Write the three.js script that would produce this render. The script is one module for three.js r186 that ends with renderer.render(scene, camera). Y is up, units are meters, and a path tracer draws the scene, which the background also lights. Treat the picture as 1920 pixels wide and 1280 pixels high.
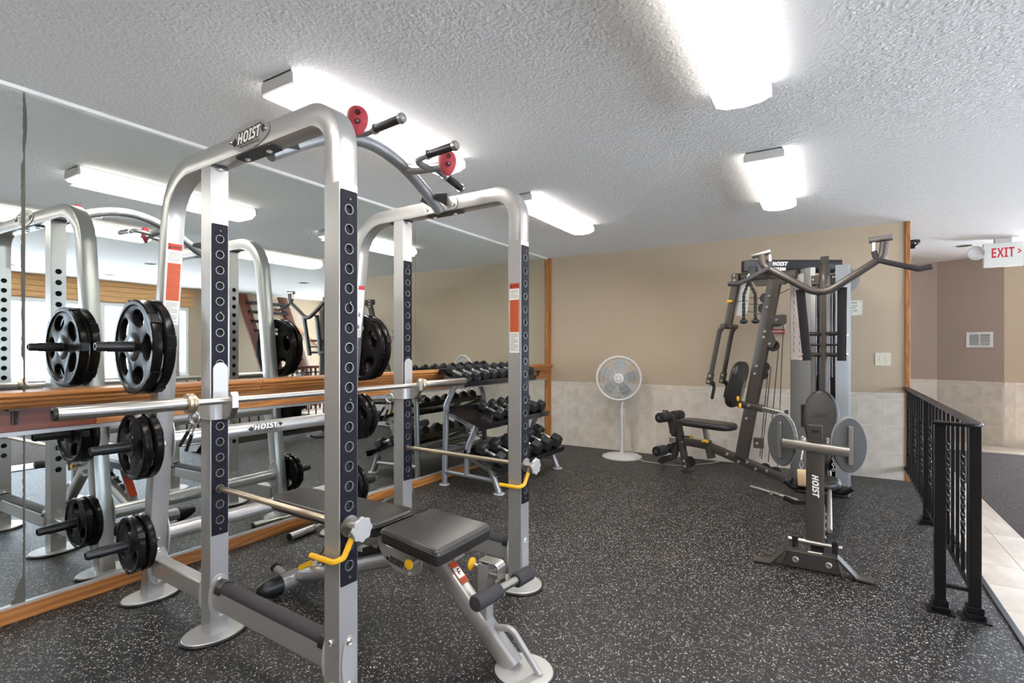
import * as THREE from 'three';
import { RoundedBoxGeometry } from 'three/addons/geometries/RoundedBoxGeometry.js';
import { RectAreaLightUniformsLib } from 'three/addons/lights/RectAreaLightUniformsLib.js';
import { mergeGeometries, toCreasedNormals } from 'three/addons/utils/BufferGeometryUtils.js';

// ---------- camera, sky, exposure ----------
RectAreaLightUniformsLib.init();
const scene = new THREE.Scene();
const camera = new THREE.PerspectiveCamera(66.89, 1.5, 0.05, 60);
camera.position.set(0, 1.237, 0);
camera.rotation.set(0, THREE.MathUtils.degToRad(31.5), 0);
camera.setViewOffset(1920, 1280, 0, -15, 1920, 1280);
scene.background = new THREE.Color().setRGB(0.76, 0.88, 1.06);
scene.backgroundIntensity = 12;
// low winter sun beyond the hall: it lights the snow outside and falls through the glazed hall door
const sun = new THREE.DirectionalLight(0xfff9f0, 30); sun.position.set(9, 20, -33.8); sun.target.position.set(3, 0, -8.8); sun.castShadow = true; sun.name = 'sun'; scene.add(sun, sun.target);
sun.shadow.mapSize.set(4096, 4096); Object.assign(sun.shadow.camera, { left: -40, right: 40, top: 40, bottom: -40, near: 1, far: 120 });
const renderer = new THREE.WebGLRenderer({ antialias: true });
renderer.toneMapping = THREE.LinearToneMapping;
renderer.toneMappingExposure = 1.34;
renderer.shadowMap.enabled = true;
const LAMP_POWER = 22, LENS_GLOW = 1.7;

// ---------- helpers ----------
const V = (x, y, z) => new THREE.Vector3(x, y, z);
let seed = 7;
const rnd = () => { seed = (seed * 1664525 + 1013904223) >>> 0; return seed / 4294967296; };
const taken = new Map();
function numbered(name) {
  const n = taken.get(name) ?? 0; taken.set(name, n + 1);
  return n ? name + '_' + String(n).padStart(3, '0') : name;
}
function shadow(o) { o.traverse((c) => { if (c.isMesh) { c.castShadow = true; c.receiveShadow = true; } }); return o; }
function thing(name, label, category, [x, y, z] = [0, 0, 0], turn = 0, group) {
  const o = new THREE.Group(); o.name = numbered(name); o.position.set(x, y, z); o.rotation.y = turn;
  o.userData = { label, category }; if (group) o.userData.group = group;
  scene.add(o); return o;
}
function clean(g) {
  g = g.index ? g.toNonIndexed() : g;
  for (const k of Object.keys(g.attributes)) if (!['position', 'normal', 'uv'].includes(k)) g.deleteAttribute(k);
  g.morphAttributes = {}; g.clearGroups(); return g;
}
const join = (list) => list.length === 1 ? list[0] : mergeGeometries(list.map(clean));
function part(parent, name, geo, mat, label) {
  const m = new THREE.Mesh(Array.isArray(geo) ? join(geo) : geo, mat); m.name = name;
  if (label) m.userData.label = label;
  m.castShadow = m.receiveShadow = true; parent.add(m); return m;
}
const each = (parent, name, list, mat, label) => list.map((g) => part(parent, name, g, mat, label));
function single(name, geo, mat, label, category, group) {
  const m = part(scene, numbered(name), geo, mat); m.userData = { label, category }; if (group) m.userData.group = group; return m;
}
function struct(name, geo, mat) { const m = part(scene, name, geo, mat); m.userData.kind = 'structure'; return m; }
function copyOf(o, label, pos, turn) {
  const c = o.clone(); c.name = numbered(o.name.replace(/_\d{3}$/, '')); c.userData = { ...o.userData, label };
  if (pos) c.position.set(...pos); if (turn !== undefined) c.rotation.y = turn; scene.add(c); return c;
}
// boxes given by their limits, uv in metres
function boxUV(g) {
  const p = g.attributes.position, n = g.attributes.normal, uv = g.attributes.uv;
  for (let i = 0; i < p.count; i++) {
    const ax = Math.abs(n.getX(i)), ay = Math.abs(n.getY(i)), az = Math.abs(n.getZ(i));
    if (ay >= ax && ay >= az) uv.setXY(i, p.getX(i), p.getZ(i)); else if (ax >= az) uv.setXY(i, p.getZ(i), p.getY(i)); else uv.setXY(i, p.getX(i), p.getY(i));
  }
  return g;
}
function bx(x0, x1, y0, y1, z0, z1, r = 0) {
  const w = Math.abs(x1 - x0), h = Math.abs(y1 - y0), d = Math.abs(z1 - z0);
  const g = r > 0 ? new RoundedBoxGeometry(w, h, d, 1, Math.min(r, w / 2.01, h / 2.01, d / 2.01)) : new THREE.BoxGeometry(w, h, d);
  g.translate((x0 + x1) / 2, (y0 + y1) / 2, (z0 + z1) / 2); return boxUV(clean(g));
}
// path with rounded corners: pts [Vector3], r one radius or a list
function fillet(pts, r = 0, seg = 8) {
  const out = [pts[0].clone()];
  for (let i = 1; i < pts.length - 1; i++) {
    const rad = Array.isArray(r) ? r[i - 1] : r, a = pts[i - 1].clone().sub(pts[i]), b = pts[i + 1].clone().sub(pts[i]);
    const la = a.length(), lb = b.length(); a.normalize(); b.normalize();
    const ang = a.angleTo(b);
    if (rad <= 0 || ang > 3.1) { out.push(pts[i].clone()); continue; }
    const t = Math.min(rad / Math.tan(ang / 2), la * 0.49, lb * 0.49), rr = t * Math.tan(ang / 2);
    const bis = a.clone().add(b).normalize(), c = pts[i].clone().addScaledVector(bis, rr / Math.sin(ang / 2));
    const p0 = pts[i].clone().addScaledVector(a, t), u = p0.clone().sub(c), ax = new THREE.Vector3().crossVectors(u, pts[i].clone().addScaledVector(b, t).sub(c)).normalize();
    const sweep = Math.PI - ang;
    for (let k = 0; k <= seg; k++) out.push(c.clone().add(u.clone().applyAxisAngle(ax, sweep * k / seg)));
  }
  out.push(pts[pts.length - 1].clone()); return out;
}
const arcPath = (n, f) => Array.from({ length: n + 1 }, (_, i) => f(i / n));
function rectProfile(w, h, r = 0.008, seg = 2) {
  const out = [], cs = [[w / 2 - r, h / 2 - r, 0], [-w / 2 + r, h / 2 - r, 1], [-w / 2 + r, -h / 2 + r, 2], [w / 2 - r, -h / 2 + r, 3]];
  for (const [cx, cy, q] of cs) for (let k = 0; k <= seg; k++) { const a = (q + k / seg) * Math.PI / 2; out.push([cx + r * Math.cos(a), cy + r * Math.sin(a)]); }
  return out;
}
const circle = (r, n = 16) => Array.from({ length: n }, (_, i) => [r * Math.cos(i / n * 2 * Math.PI), r * Math.sin(i / n * 2 * Math.PI)]);
// sweep a closed profile along a path; with 'up' the second profile axis stays along up, else the frame is carried along
function sweep(path, prof, { up = null, cap = true, scale = null, crease = 0.7 } = {}) {
  const n = path.length, m = prof.length, rings = [], lens = [0], T = [];
  for (let i = 0; i < n; i++) {
    const t = V(0, 0, 0);
    if (i > 0) t.add(path[i].clone().sub(path[i - 1]).normalize());
    if (i < n - 1) t.add(path[i + 1].clone().sub(path[i]).normalize());
    T.push(t.normalize()); if (i) lens.push(lens[i - 1] + path[i].distanceTo(path[i - 1]));
  }
  let N = Math.abs(T[0].y) < 0.9 ? V(0, 1, 0) : V(1, 0, 0); N.addScaledVector(T[0], -N.dot(T[0])).normalize();
  for (let i = 0; i < n; i++) {
    let B, A, k = 1;
    if (up) { A = new THREE.Vector3().crossVectors(up, T[i]).normalize(); B = new THREE.Vector3().crossVectors(T[i], A).normalize(); } else {
      N.addScaledVector(T[i], -N.dot(T[i])).normalize(); A = N.clone(); B = new THREE.Vector3().crossVectors(T[i], A);
    }
    let stretch = 1;
    if (i > 0 && i < n - 1) { const d = path[i + 1].clone().sub(path[i]).normalize(); stretch = 1 / Math.max(0.5, d.dot(T[i])); }
    const s = scale ? scale(lens[i]) : 1;
    rings.push(prof.map(([a, b]) => path[i].clone().addScaledVector(A, a * s * (up ? stretch : 1)).addScaledVector(B, b * s)));
  }
  const pos = [], uv = [], pl = [0]; for (let j = 1; j <= m; j++) pl.push(pl[j - 1] + Math.hypot(prof[j % m][0] - prof[j - 1][0], prof[j % m][1] - prof[j - 1][1]));
  const tri = (a, b, c, ua, ub, uc) => { pos.push(...a.toArray(), ...b.toArray(), ...c.toArray()); uv.push(...ua, ...ub, ...uc); };
  for (let i = 0; i < n - 1; i++) for (let j = 0; j < m; j++) {
    const a = rings[i][j], b = rings[i][(j + 1) % m], c = rings[i + 1][(j + 1) % m], d = rings[i + 1][j];
    const ua = [pl[j], lens[i]], ub = [pl[j + 1], lens[i]], uc = [pl[j + 1], lens[i + 1]], ud = [pl[j], lens[i + 1]];
    tri(a, b, c, ua, ub, uc); tri(a, c, d, ua, uc, ud);
  }
  if (cap) for (const [i, flip] of [[0, true], [n - 1, false]]) {
    const tris = THREE.ShapeUtils.triangulateShape(prof.map(([a, b]) => new THREE.Vector2(a, b)), []);
    for (const [a, b, c] of tris) { const q = flip ? [c, b, a] : [a, b, c]; tri(...q.map((k) => rings[i][k]), ...q.map((k) => prof[k])); }
  }
  let g = new THREE.BufferGeometry();
  g.setAttribute('position', new THREE.Float32BufferAttribute(pos, 3)); g.setAttribute('uv', new THREE.Float32BufferAttribute(uv, 2));
  g.computeVertexNormals(); g = toCreasedNormals(g, crease); return clean(g);
}
const rod = (a, b, r, n = 16) => sweep([a, b], circle(r, n));
const tube = (pts, r, fr = 0, n = 14, seg = 8) => sweep(fillet(pts, fr, seg), circle(r, n));
const bar = (a, b, w, h, up = V(0, 1, 0), r = 0.006) => sweep([a, b], rectProfile(w, h, r), { up });
// plate: a 2D outline [[x,y]...] with holes, t thick, placed by a matrix made from an origin and two axes
function plate(shape, t, o, ax, ay, bevel = 0.0015, curve = 10) {
  const g = new THREE.ExtrudeGeometry(shape, { depth: t - 2 * bevel, bevelEnabled: bevel > 0, bevelThickness: bevel, bevelSize: bevel, bevelOffset: -bevel, bevelSegments: 1, curveSegments: curve });
  g.translate(0, 0, bevel);
  const az = new THREE.Vector3().crossVectors(ax, ay).normalize();
  g.applyMatrix4(new THREE.Matrix4().makeBasis(ax, ay, az).setPosition(o)); return clean(g);
}
const X = V(1, 0, 0), Y = V(0, 1, 0), Z = V(0, 0, 1), nX = V(-1, 0, 0), nY = V(0, -1, 0), nZ = V(0, 0, -1);
const shapeOf = (pts) => new THREE.Shape(pts.map(([a, b]) => new THREE.Vector2(a, b)));
function rrect(w, h, r, cx = 0, cy = 0) {
  const s = new THREE.Shape(), x = cx - w / 2, y = cy - h / 2;
  s.moveTo(x + r, y); s.lineTo(x + w - r, y); s.absarc(x + w - r, y + r, r, -Math.PI / 2, 0); s.lineTo(x + w, y + h - r); s.absarc(x + w - r, y + h - r, r, 0, Math.PI / 2);
  s.lineTo(x + r, y + h); s.absarc(x + r, y + h - r, r, Math.PI / 2, Math.PI); s.lineTo(x, y + r); s.absarc(x + r, y + r, r, Math.PI, Math.PI * 1.5); return s;
}
function ellipse(a, b, cx = 0, cy = 0) { const s = new THREE.Shape(); s.absellipse(cx, cy, a, b, 0, Math.PI * 2); return s; }
const hole = (x, y, r) => { const h = new THREE.Path(); h.absarc(x, y, r, 0, Math.PI * 2, true); return h; };
function lathe(profile, axisFrom, axisTo, n = 32) { // profile [[r, t]] with t in metres along the axis
  const g = new THREE.LatheGeometry(profile.map(([r, t]) => new THREE.Vector2(Math.max(r, 1e-5), t)), n);
  const d = axisTo.clone().sub(axisFrom).normalize();
  g.applyQuaternion(new THREE.Quaternion().setFromUnitVectors(Y, d)); g.translate(axisFrom.x, axisFrom.y, axisFrom.z);
  return toCreasedNormals(clean(g), 0.7);
}
const bolt = (p, dir, r = 0.011) => lathe([[0, 0.008], [r * 0.45, 0.008], [r * 0.5, 0.0045], [r * 0.75, 0.007], [r, 0.004], [r, 0]], p, p.clone().add(dir), 12);
function ball(p, rx, ry = rx, rz = rx, n = 14) { const g = new THREE.SphereGeometry(1, n, Math.round(n * 0.7)); g.scale(rx, ry, rz); g.translate(p.x, p.y, p.z); return clean(g); }
// padded cushion: outline in the xz plane, domed top, flat bottom
function cushion(shape, h, round = 0.02) {
  const g = new THREE.ExtrudeGeometry(shape, { depth: h - 2 * round, bevelEnabled: true, bevelThickness: round, bevelSize: round, bevelOffset: -round, bevelSegments: 5, curveSegments: 10 });
  g.translate(0, 0, round); g.rotateX(-Math.PI / 2); return toCreasedNormals(clean(g), 0.9);
}

// ---------- textures ----------
function dataTex(n, f, srgb) {
  const d = new Uint8Array(n * n * 4);
  f((i, c) => { d[i * 4] = c[0]; d[i * 4 + 1] = c[1]; d[i * 4 + 2] = c[2]; d[i * 4 + 3] = 255; });
  const t = new THREE.DataTexture(d, n, n); t.wrapS = t.wrapT = THREE.RepeatWrapping; t.magFilter = THREE.LinearFilter; t.minFilter = THREE.LinearMipmapLinearFilter; t.generateMipmaps = true;
  if (srgb) t.colorSpace = THREE.SRGBColorSpace; t.needsUpdate = true; return t;
}
function noiseGrid(n, cells) { // tiling value noise, n x n, cells per side
  const g = new Float32Array(cells * cells); for (let i = 0; i < g.length; i++) g[i] = rnd();
  const out = new Float32Array(n * n);
  for (let y = 0; y < n; y++) for (let x = 0; x < n; x++) {
    const fx = x / n * cells, fy = y / n * cells, x0 = Math.floor(fx), y0 = Math.floor(fy); let tx = fx - x0, ty = fy - y0; tx = tx * tx * (3 - 2 * tx); ty = ty * ty * (3 - 2 * ty);
    const a = g[y0 % cells * cells + x0 % cells], b = g[y0 % cells * cells + (x0 + 1) % cells], c = g[(y0 + 1) % cells * cells + x0 % cells], d = g[(y0 + 1) % cells * cells + (x0 + 1) % cells];
    out[y * n + x] = (a * (1 - tx) + b * tx) * (1 - ty) + (c * (1 - tx) + d * tx) * ty;
  }
  return out;
}
function fbm(n, cells, oct) { const o = new Float32Array(n * n); let amp = 1, s = 0; for (let k = 0; k < oct; k++) { const g = noiseGrid(n, cells << k); for (let i = 0; i < o.length; i++) o[i] += g[i] * amp; s += amp; amp *= 0.55; } for (let i = 0; i < o.length; i++) o[i] /= s; return o; }
const rep = (t, u, v = u) => { const c = t.clone(); c.repeat.set(u, v); c.needsUpdate = true; return c; };
const lerp = (a, b, t) => a + (b - a) * t;
const clamp = (v) => Math.max(0, Math.min(255, Math.round(v)));
// black rubber with pale flecks, 1.6 m square
const speckle = (() => {
  const n = 2048, base = fbm(n, 6, 4), col = new Float32Array(n * n * 3);
  for (let i = 0; i < n * n; i++) { const b = 20 + (base[i] - 0.5) * 22 + (rnd() - 0.5) * 9; col[i * 3] = b * 1.06; col[i * 3 + 1] = b * 0.99; col[i * 3 + 2] = b * 0.96; }
  for (let k = 0; k < 21000; k++) {
    const cx = rnd() * n, cy = rnd() * n, a = rnd() * 6.283, len = 1 + rnd() * rnd() * 8, w = 0.7 + rnd() * 1.5, v = 90 + rnd() * 135, tn = rnd(), ca = Math.cos(a), sa = Math.sin(a);
    const c = tn < 0.72 ? [v, v * 0.98, v * 0.93] : tn < 0.88 ? [v * 0.86, v * 0.9, v] : [v * 0.8, v * 0.7, v * 0.52];
    for (let s = -len; s <= len; s += 0.8) for (let q = -w; q <= w; q += 0.8) { const px = (Math.round(cx + ca * s - sa * q) + n) % n, py = (Math.round(cy + sa * s + ca * q) + n) % n, i = (py * n + px) * 3; col[i] = c[0]; col[i + 1] = c[1]; col[i + 2] = c[2]; }
  }
  return dataTex(n, (put) => { for (let i = 0; i < n * n; i++) put(i, [clamp(col[i * 3]), clamp(col[i * 3 + 1]), clamp(col[i * 3 + 2])]); }, true);
})();
const grainBump = (() => { const n = 512, f = fbm(n, 64, 3); return dataTex(n, (put) => { for (let i = 0; i < n * n; i++) { const v = clamp(f[i] * 255); put(i, [v, v, v]); } }); })();
// sprayed orange-peel / knockdown ceiling, 1 m square
const knock = (() => {
  const n = 1024, a = fbm(n, 84, 2), b = fbm(n, 30, 2);
  return dataTex(n, (put) => { for (let i = 0; i < n * n; i++) { const v = clamp(255 * Math.min(1, Math.max(0, (a[i] * 0.75 + b[i] * 0.25 - 0.34) * 2.4))); put(i, [v, v, v]); } });
})();
// patchy stone-look glaze for wall tiles, 1 m square, several variants by offset
function mottled(c0, c1, cells, oct = 4) { const n = 512, f = fbm(n, cells, oct); return dataTex(n, (put) => { for (let i = 0; i < n * n; i++) { const t = Math.min(1, Math.max(0, (f[i] - 0.3) * 2.4)); put(i, [0, 1, 2].map((k) => clamp(lerp(c0[k], c1[k], t)))); } }, true); }
// wood: grain runs along v
function wood(c0, c1, knots) {
  const n = 1024, w = fbm(n, 5, 3), fine = noiseGrid(n, 256), kn = Array.from({ length: knots }, () => [rnd() * n, rnd() * n, 8 + rnd() * 14]);
  return dataTex(n, (put) => {
    for (let y = 0; y < n; y++) for (let x = 0; x < n; x++) {
      const i = y * n + x, j = (Math.floor(y / 14) * n + x); let t = 0.5 + 0.5 * Math.sin(x * 0.16 + w[i] * 16) ; t = t * 0.45 + fine[j % (n * n)] * 0.4 + w[i] * 0.15; let dark = 0;
      for (const [kx, ky, kr] of kn) { const d = Math.hypot(x - kx, (y - ky) * 0.6) / kr; if (d < 1) dark = Math.max(dark, 1 - d * d * 0.6); }
      put(i, [0, 1, 2].map((k) => clamp(lerp(lerp(c0[k], c1[k], t), c0[k] * 0.35, dark))));
    }
  }, true);
}
function canvasTex(w, h, draw) {
  const c = document.createElement('canvas'); c.width = w; c.height = h; const g = c.getContext('2d'); draw(g, w, h);
  const t = new THREE.CanvasTexture(c); t.colorSpace = THREE.SRGBColorSpace; t.magFilter = THREE.LinearFilter; return t;
}

// ---------- materials ----------
const std = (o) => new THREE.MeshStandardMaterial(o);
const phys = (o) => new THREE.MeshPhysicalMaterial(o);
const C = (r, g, b) => new THREE.Color().setRGB(r, g, b);
const oakTex = wood([136, 82, 36], [200, 137, 74], 0), oakDarkTex = wood([76, 34, 22], [128, 66, 38], 0), pineTex = wood([205, 150, 92], [236, 190, 132], 7);
const M = {
  paint: std({ color: 0xbaa891, roughness: 0.85, bumpMap: rep(grainBump, 1.2), bumpScale: 0.0006 }),
  paintHall: std({ color: 0xab988a, roughness: 0.85, bumpMap: rep(grainBump, 1.2), bumpScale: 0.0006 }),
  ceiling: std({ color: 0xe6e6e6, roughness: 0.95, bumpMap: knock, bumpScale: 0.0022 }),
  white: std({ color: 0xe9e8e4, roughness: 0.5 }),
  grout: std({ color: 0xe6ddd0, roughness: 0.9 }),
  floorGrout: std({ color: 0x9d9488, roughness: 0.9 }),
  rubber: std({ map: rep(speckle, 1 / 1.6), roughness: 0.52, bumpMap: rep(grainBump, 3), bumpScale: 0.0007 }),
  carpet: std({ map: rep(mottled([58, 50, 46], [96, 84, 78], 128, 3), 1), roughness: 1 }),
  oak: std({ map: oakTex, roughness: 0.42 }), oakDark: std({ map: oakDarkTex, roughness: 0.38 }), pine: std({ map: pineTex, roughness: 0.55 }),
  mirror: std({ color: C(0.80, 0.84, 0.815), metalness: 1, roughness: 0.012 }),
  mirrorEdge: std({ color: 0x4a524e, roughness: 0.5, metalness: 0.4 }),
  silver: std({ color: C(0.46, 0.45, 0.44), metalness: 0.62, roughness: 0.33 }),
  silverPlate: std({ color: C(0.48, 0.47, 0.455), metalness: 0.5, roughness: 0.42 }),
  tubeGrey: std({ color: C(0.33, 0.34, 0.35), metalness: 0.65, roughness: 0.38 }),
  chrome: std({ color: C(0.66, 0.65, 0.63), metalness: 1, roughness: 0.3 }),
  steel: std({ color: C(0.46, 0.44, 0.41), metalness: 1, roughness: 0.33 }),
  brass: std({ color: C(0.52, 0.43, 0.32), metalness: 0.9, roughness: 0.35 }),
  strip: phys({ color: C(0.013, 0.012, 0.018), roughness: 0.45, specularIntensity: 0.22 }),
  black: std({ color: C(0.012, 0.012, 0.013), roughness: 0.38 }),
  blackGloss: phys({ color: C(0.008, 0.008, 0.009), roughness: 0.22, clearcoat: 0.6, clearcoatRoughness: 0.12 }),
  plateRubber: phys({ color: C(0.008, 0.007, 0.007), roughness: 0.24, specularIntensity: 0.28 }),
  plateWeb: phys({ color: C(0.008, 0.007, 0.007), roughness: 0.4, specularIntensity: 0.25 }),
  hex: phys({ color: C(0.018, 0.018, 0.021), roughness: 0.5, specularIntensity: 0.7 }),
  foam: std({ color: C(0.03, 0.028, 0.03), roughness: 0.75 }),
  vinyl: phys({ color: C(0.017, 0.0145, 0.013), roughness: 0.36, bumpMap: rep(grainBump, 6), bumpScale: 0.0004, clearcoat: 0.15, clearcoatRoughness: 0.35 }),
  bronze: std({ color: C(0.075, 0.064, 0.056), metalness: 0.45, roughness: 0.42 }),
  bronzeDark: std({ color: C(0.028, 0.026, 0.027), metalness: 0.4, roughness: 0.38 }),
  shroud: std({ color: C(0.30, 0.305, 0.305), metalness: 0.25, roughness: 0.45 }),
  footGrey: std({ color: C(0.15, 0.155, 0.16), metalness: 0.5, roughness: 0.4 }),
  yellow: std({ color: 0xe8b11c, roughness: 0.35 }),
  red: std({ color: 0xb03640, roughness: 0.55, bumpMap: rep(grainBump, 10), bumpScale: 0.0006 }),
  plastic: std({ color: 0xc9c7c4, roughness: 0.45 }),
  ivory: std({ color: 0xd9d2bd, roughness: 0.45 }),
  cable: std({ color: C(0.03, 0.028, 0.027), roughness: 0.4 }),
  iron: phys({ color: C(0.007, 0.007, 0.008), roughness: 0.32, specularIntensity: 0.45 }),
  leather: std({ color: 0xc9ac85, roughness: 0.7 }),
  snow: std({ color: 0xf2f5f7, roughness: 0.9 }),
  dark: std({ color: C(0.01, 0.01, 0.01), roughness: 0.8 }),
  glass: phys({ color: 0xffffff, roughness: 0, transmission: 1, thickness: 0, ior: 1.45 }),
  caulk: std({ color: 0x57564e, roughness: 0.9 }),
  recess: std({ color: 0x4a0c10, roughness: 0.7 }),
};
// ---------- the room ----------
const H = 2.44, MX = -3.166, BZ = -6.087, RX = 4.44, EX = 0.695;
struct('floor', bx(-3.3, EX, -0.06, 0, -6.3, 2.6), M.rubber);
struct('ceiling', bx(-3.4, RX + 0.15, H, H + 0.12, -9.4, 2.7), M.ceiling);
struct('wall_left', bx(-3.34, MX - 0.007, 0, H, -6.25, 2.6), M.paint);
struct('wall_front', bx(-3.34, RX + 0.15, 0, H, 2.6, 2.75), M.paint);
// tile materials: one glaze, several cuts of it
const glaze = mottled([203, 192, 177], [219, 209, 196], 7, 5), glazeFloor = mottled([196, 182, 164], [216, 204, 188], 4, 4);
const cut = (t, k, s) => { const c = t.clone(); c.repeat.set(s, s); c.offset.set((k * 0.37) % 1, (k * 0.61) % 1); c.needsUpdate = true; return c; };
const tileMats = [0, 1, 2, 3, 4].map((k) => std({ map: cut(glaze, k, 0.28), roughness: 0.4 }));
const floorTileMats = [0, 1, 2].map((k) => std({ map: cut(glazeFloor, k, 0.4), roughness: 0.35 }));
const sized = new Map();
function sizedBox(w, h, d) { const k = [w, h, d].map((v) => v.toFixed(4)).join(); if (!sized.has(k)) sized.set(k, clean(new THREE.BoxGeometry(w, h, d))); return sized.get(k); }
// wainscot of wall tiles on a wall frame: the wall's own group, x along the wall, z out of the wall
function wainscot(wall, len, first) {
  const pitch = 0.1985, rows = [[0.004, 0.2515], [0.2555, 0.5035], [0.5075, 0.7555]];
  let k = 0;
  const put = (name, x0, x1, y0, y1, t) => { const w = x1 - x0; if (w < 0.012) return; const m = part(wall, name, sizedBox(w, y1 - y0, t), tileMats[(k * 7 + (k >> 2)) % 5]); m.position.set((x0 + x1) / 2, (y0 + y1) / 2, t / 2 - 0.002); k++; };
  for (const [y0, y1] of rows) for (let x = first - pitch; x < len; x += pitch) put('tile', Math.max(0.002, x), Math.min(len - 0.002, x + pitch - 0.004), y0, y1, 0.0055);
  for (let x = first - 0.25; x < len; x += 0.25) put('cap_tile', Math.max(0.002, x), Math.min(len - 0.002, x + 0.2465), 0.759, 0.822, 0.0075);
}
function tiledWall(name, x0, z0, x1, z1, mat, first, thick = 0.14) {
  const g = new THREE.Group(), len = Math.hypot(x1 - x0, z1 - z0); g.name = name; g.position.set(x0, 0, z0); g.rotation.y = -Math.atan2(z1 - z0, x1 - x0); g.userData.kind = 'structure'; scene.add(g);
  part(g, 'plaster', bx(0, len, 0.8, H, -thick, 0), mat); part(g, 'grout', bx(0, len, 0, 0.8, -thick, 0.0015), M.grout);
  wainscot(g, len, first); return g;
}
tiledWall('wall_back', MX, BZ, 0.62, BZ, M.paint, 0.04);
tiledWall('wall_hall', -0.9, -9.155, 1.276, -9.155, M.paintHall, 0.1);
tiledWall('wall_hall_angled', 1.276, -9.155, 1.897, -8.845, M.paintHall, 0.085);
tiledWall('wall_hall_end', 1.897, -8.845, 2.25, -8.845, M.paint, 0.1); tiledWall('wall_hall_corner', 3.95, -8.845, RX + 0.1, -8.845, M.paint, 0.1);
struct('wall_hall_lintel', bx(2.25, 3.95, 2.12, H, -8.985, -8.845), M.paint);
const dr = new THREE.Group(); dr.name = 'door_1'; dr.userData.kind = 'structure'; scene.add(dr);
each(dr, 'frame', [bx(2.25, 2.31, 0, 2.12, -8.97, -8.86), bx(3.89, 3.95, 0, 2.12, -8.97, -8.86), bx(3.07, 3.13, 0, 2.12, -8.95, -8.88), bx(2.31, 3.89, 2.06, 2.12, -8.97, -8.86), bx(2.31, 3.89, 0, 0.12, -8.95, -8.88)], M.white);
each(dr, 'pane', [bx(2.31, 3.07, 0.12, 2.06, -8.918, -8.912), bx(3.13, 3.89, 0.12, 2.06, -8.918, -8.912)], M.glass);
struct('wall_hall_side', bx(-1.05, -0.9, 0, H, -9.3, -6.2), M.paintHall);
struct('trim_1', bx(0.614, 0.652, 0, H, -6.25, -6.066, 0.004), M.oak);
// floors beyond the rubber
const ft = new THREE.Group(); ft.name = 'floor_tiled'; ft.userData.kind = 'structure'; scene.add(ft);
part(ft, 'bed', [bx(EX, 1.09, -0.06, -0.004, -8.27, 2.6), bx(-0.9, RX, -0.06, -0.004, -9.16, -8.27), bx(-0.9, EX, -0.06, -0.004, -8.27, -6.3)], M.floorGrout);
function floorTiles(x0, x1, z0, z1, ox, oz) {
  const p = 0.33; let k = 0;
  for (let x = ox; x < x1; x += p) for (let z = oz; z < z1; z += p) {
    const a = Math.max(x, x0) + 0.002, b = Math.min(x + p, x1) - 0.002, c = Math.max(z, z0) + 0.002, d = Math.min(z + p, z1) - 0.002; if (b - a < 0.01 || d - c < 0.01) continue;
    const m = part(ft, 'tile', sizedBox(b - a, 0.05, d - c), floorTileMats[k++ * 5 % 3]); m.position.set((a + b) / 2, -0.025, (c + d) / 2);
  }
}
floorTiles(EX + 0.02, 1.09, -8.27, -0.6, 0.6, -8.27); floorTiles(0.6, 3.0, -9.1, -8.27, 0.6, -9.16);
struct('floor_carpet', bx(1.09, RX, -0.06, 0.004, -8.27, 2.6), M.carpet);
struct('trim_2', bx(EX - 0.008, EX + 0.02, 0, 0.008, -6.2, 2.6, 0.003), M.black);
// window wall, opposite the mirror
const ww = new THREE.Group(); ww.name = 'wall_right'; ww.userData.kind = 'structure'; scene.add(ww);
const W0 = -5.35, W1 = 1.75;
part(ww, 'plaster', [bx(RX, RX + 0.15, 0, 0.74, -9, 2.6), bx(RX, RX + 0.15, 0.74, H, -9, W0), bx(RX, RX + 0.15, 0.74, H, W1, 2.6), bx(RX, RX + 0.15, 2.05, H, W0, W1)], M.paint);
for (let k = 0; k < 4; k++) { const b = part(ww, 'board', (() => { const g = bx(RX - 0.02, RX, 2.075 + k * 0.0915, 2.075 + k * 0.0915 + 0.0862, W0 - 0.1, 2.6, 0.004), u = g.attributes.uv; for (let i = 0; i < u.count; i++) u.setXY(i, u.getY(i) * 1 + k * 0.31, u.getX(i) * 0.4); return g; })(), M.pine); }
for (let k = 0, z = W0; z < W1 - 0.1; k++, z += 1.42) {
  const w = new THREE.Group(); w.name = 'window_' + (k + 1); w.userData.kind = 'structure'; scene.add(w);
  const z1 = z + 1.42;
  part(w, 'frame', [bx(RX - 0.01, RX + 0.12, 0.74, 0.80, z, z1), bx(RX - 0.01, RX + 0.12, 1.99, 2.055, z, z1), bx(RX - 0.01, RX + 0.12, 0.8, 1.99, z, z + 0.05), bx(RX - 0.01, RX + 0.12, 0.8, 1.99, z1 - 0.05, z1)], M.white);
  part(w, 'pane', bx(RX + 0.05, RX + 0.056, 0.8, 1.99, z + 0.05, z1 - 0.05), M.glass);
  part(w, 'window_sill', bx(RX - 0.06, RX + 0.02, 0.715, 0.745, z, z1, 0.004), M.white);
}
single('snowy_ground', join([bx(RX + 0.15, 40, -0.5, -0.3, -9, 40), bx(-40, 40, -0.5, -0.3, -40, -9.32)]), M.snow, 'snow covered ground outside the windows', 'ground').userData.kind = 'structure';
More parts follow.
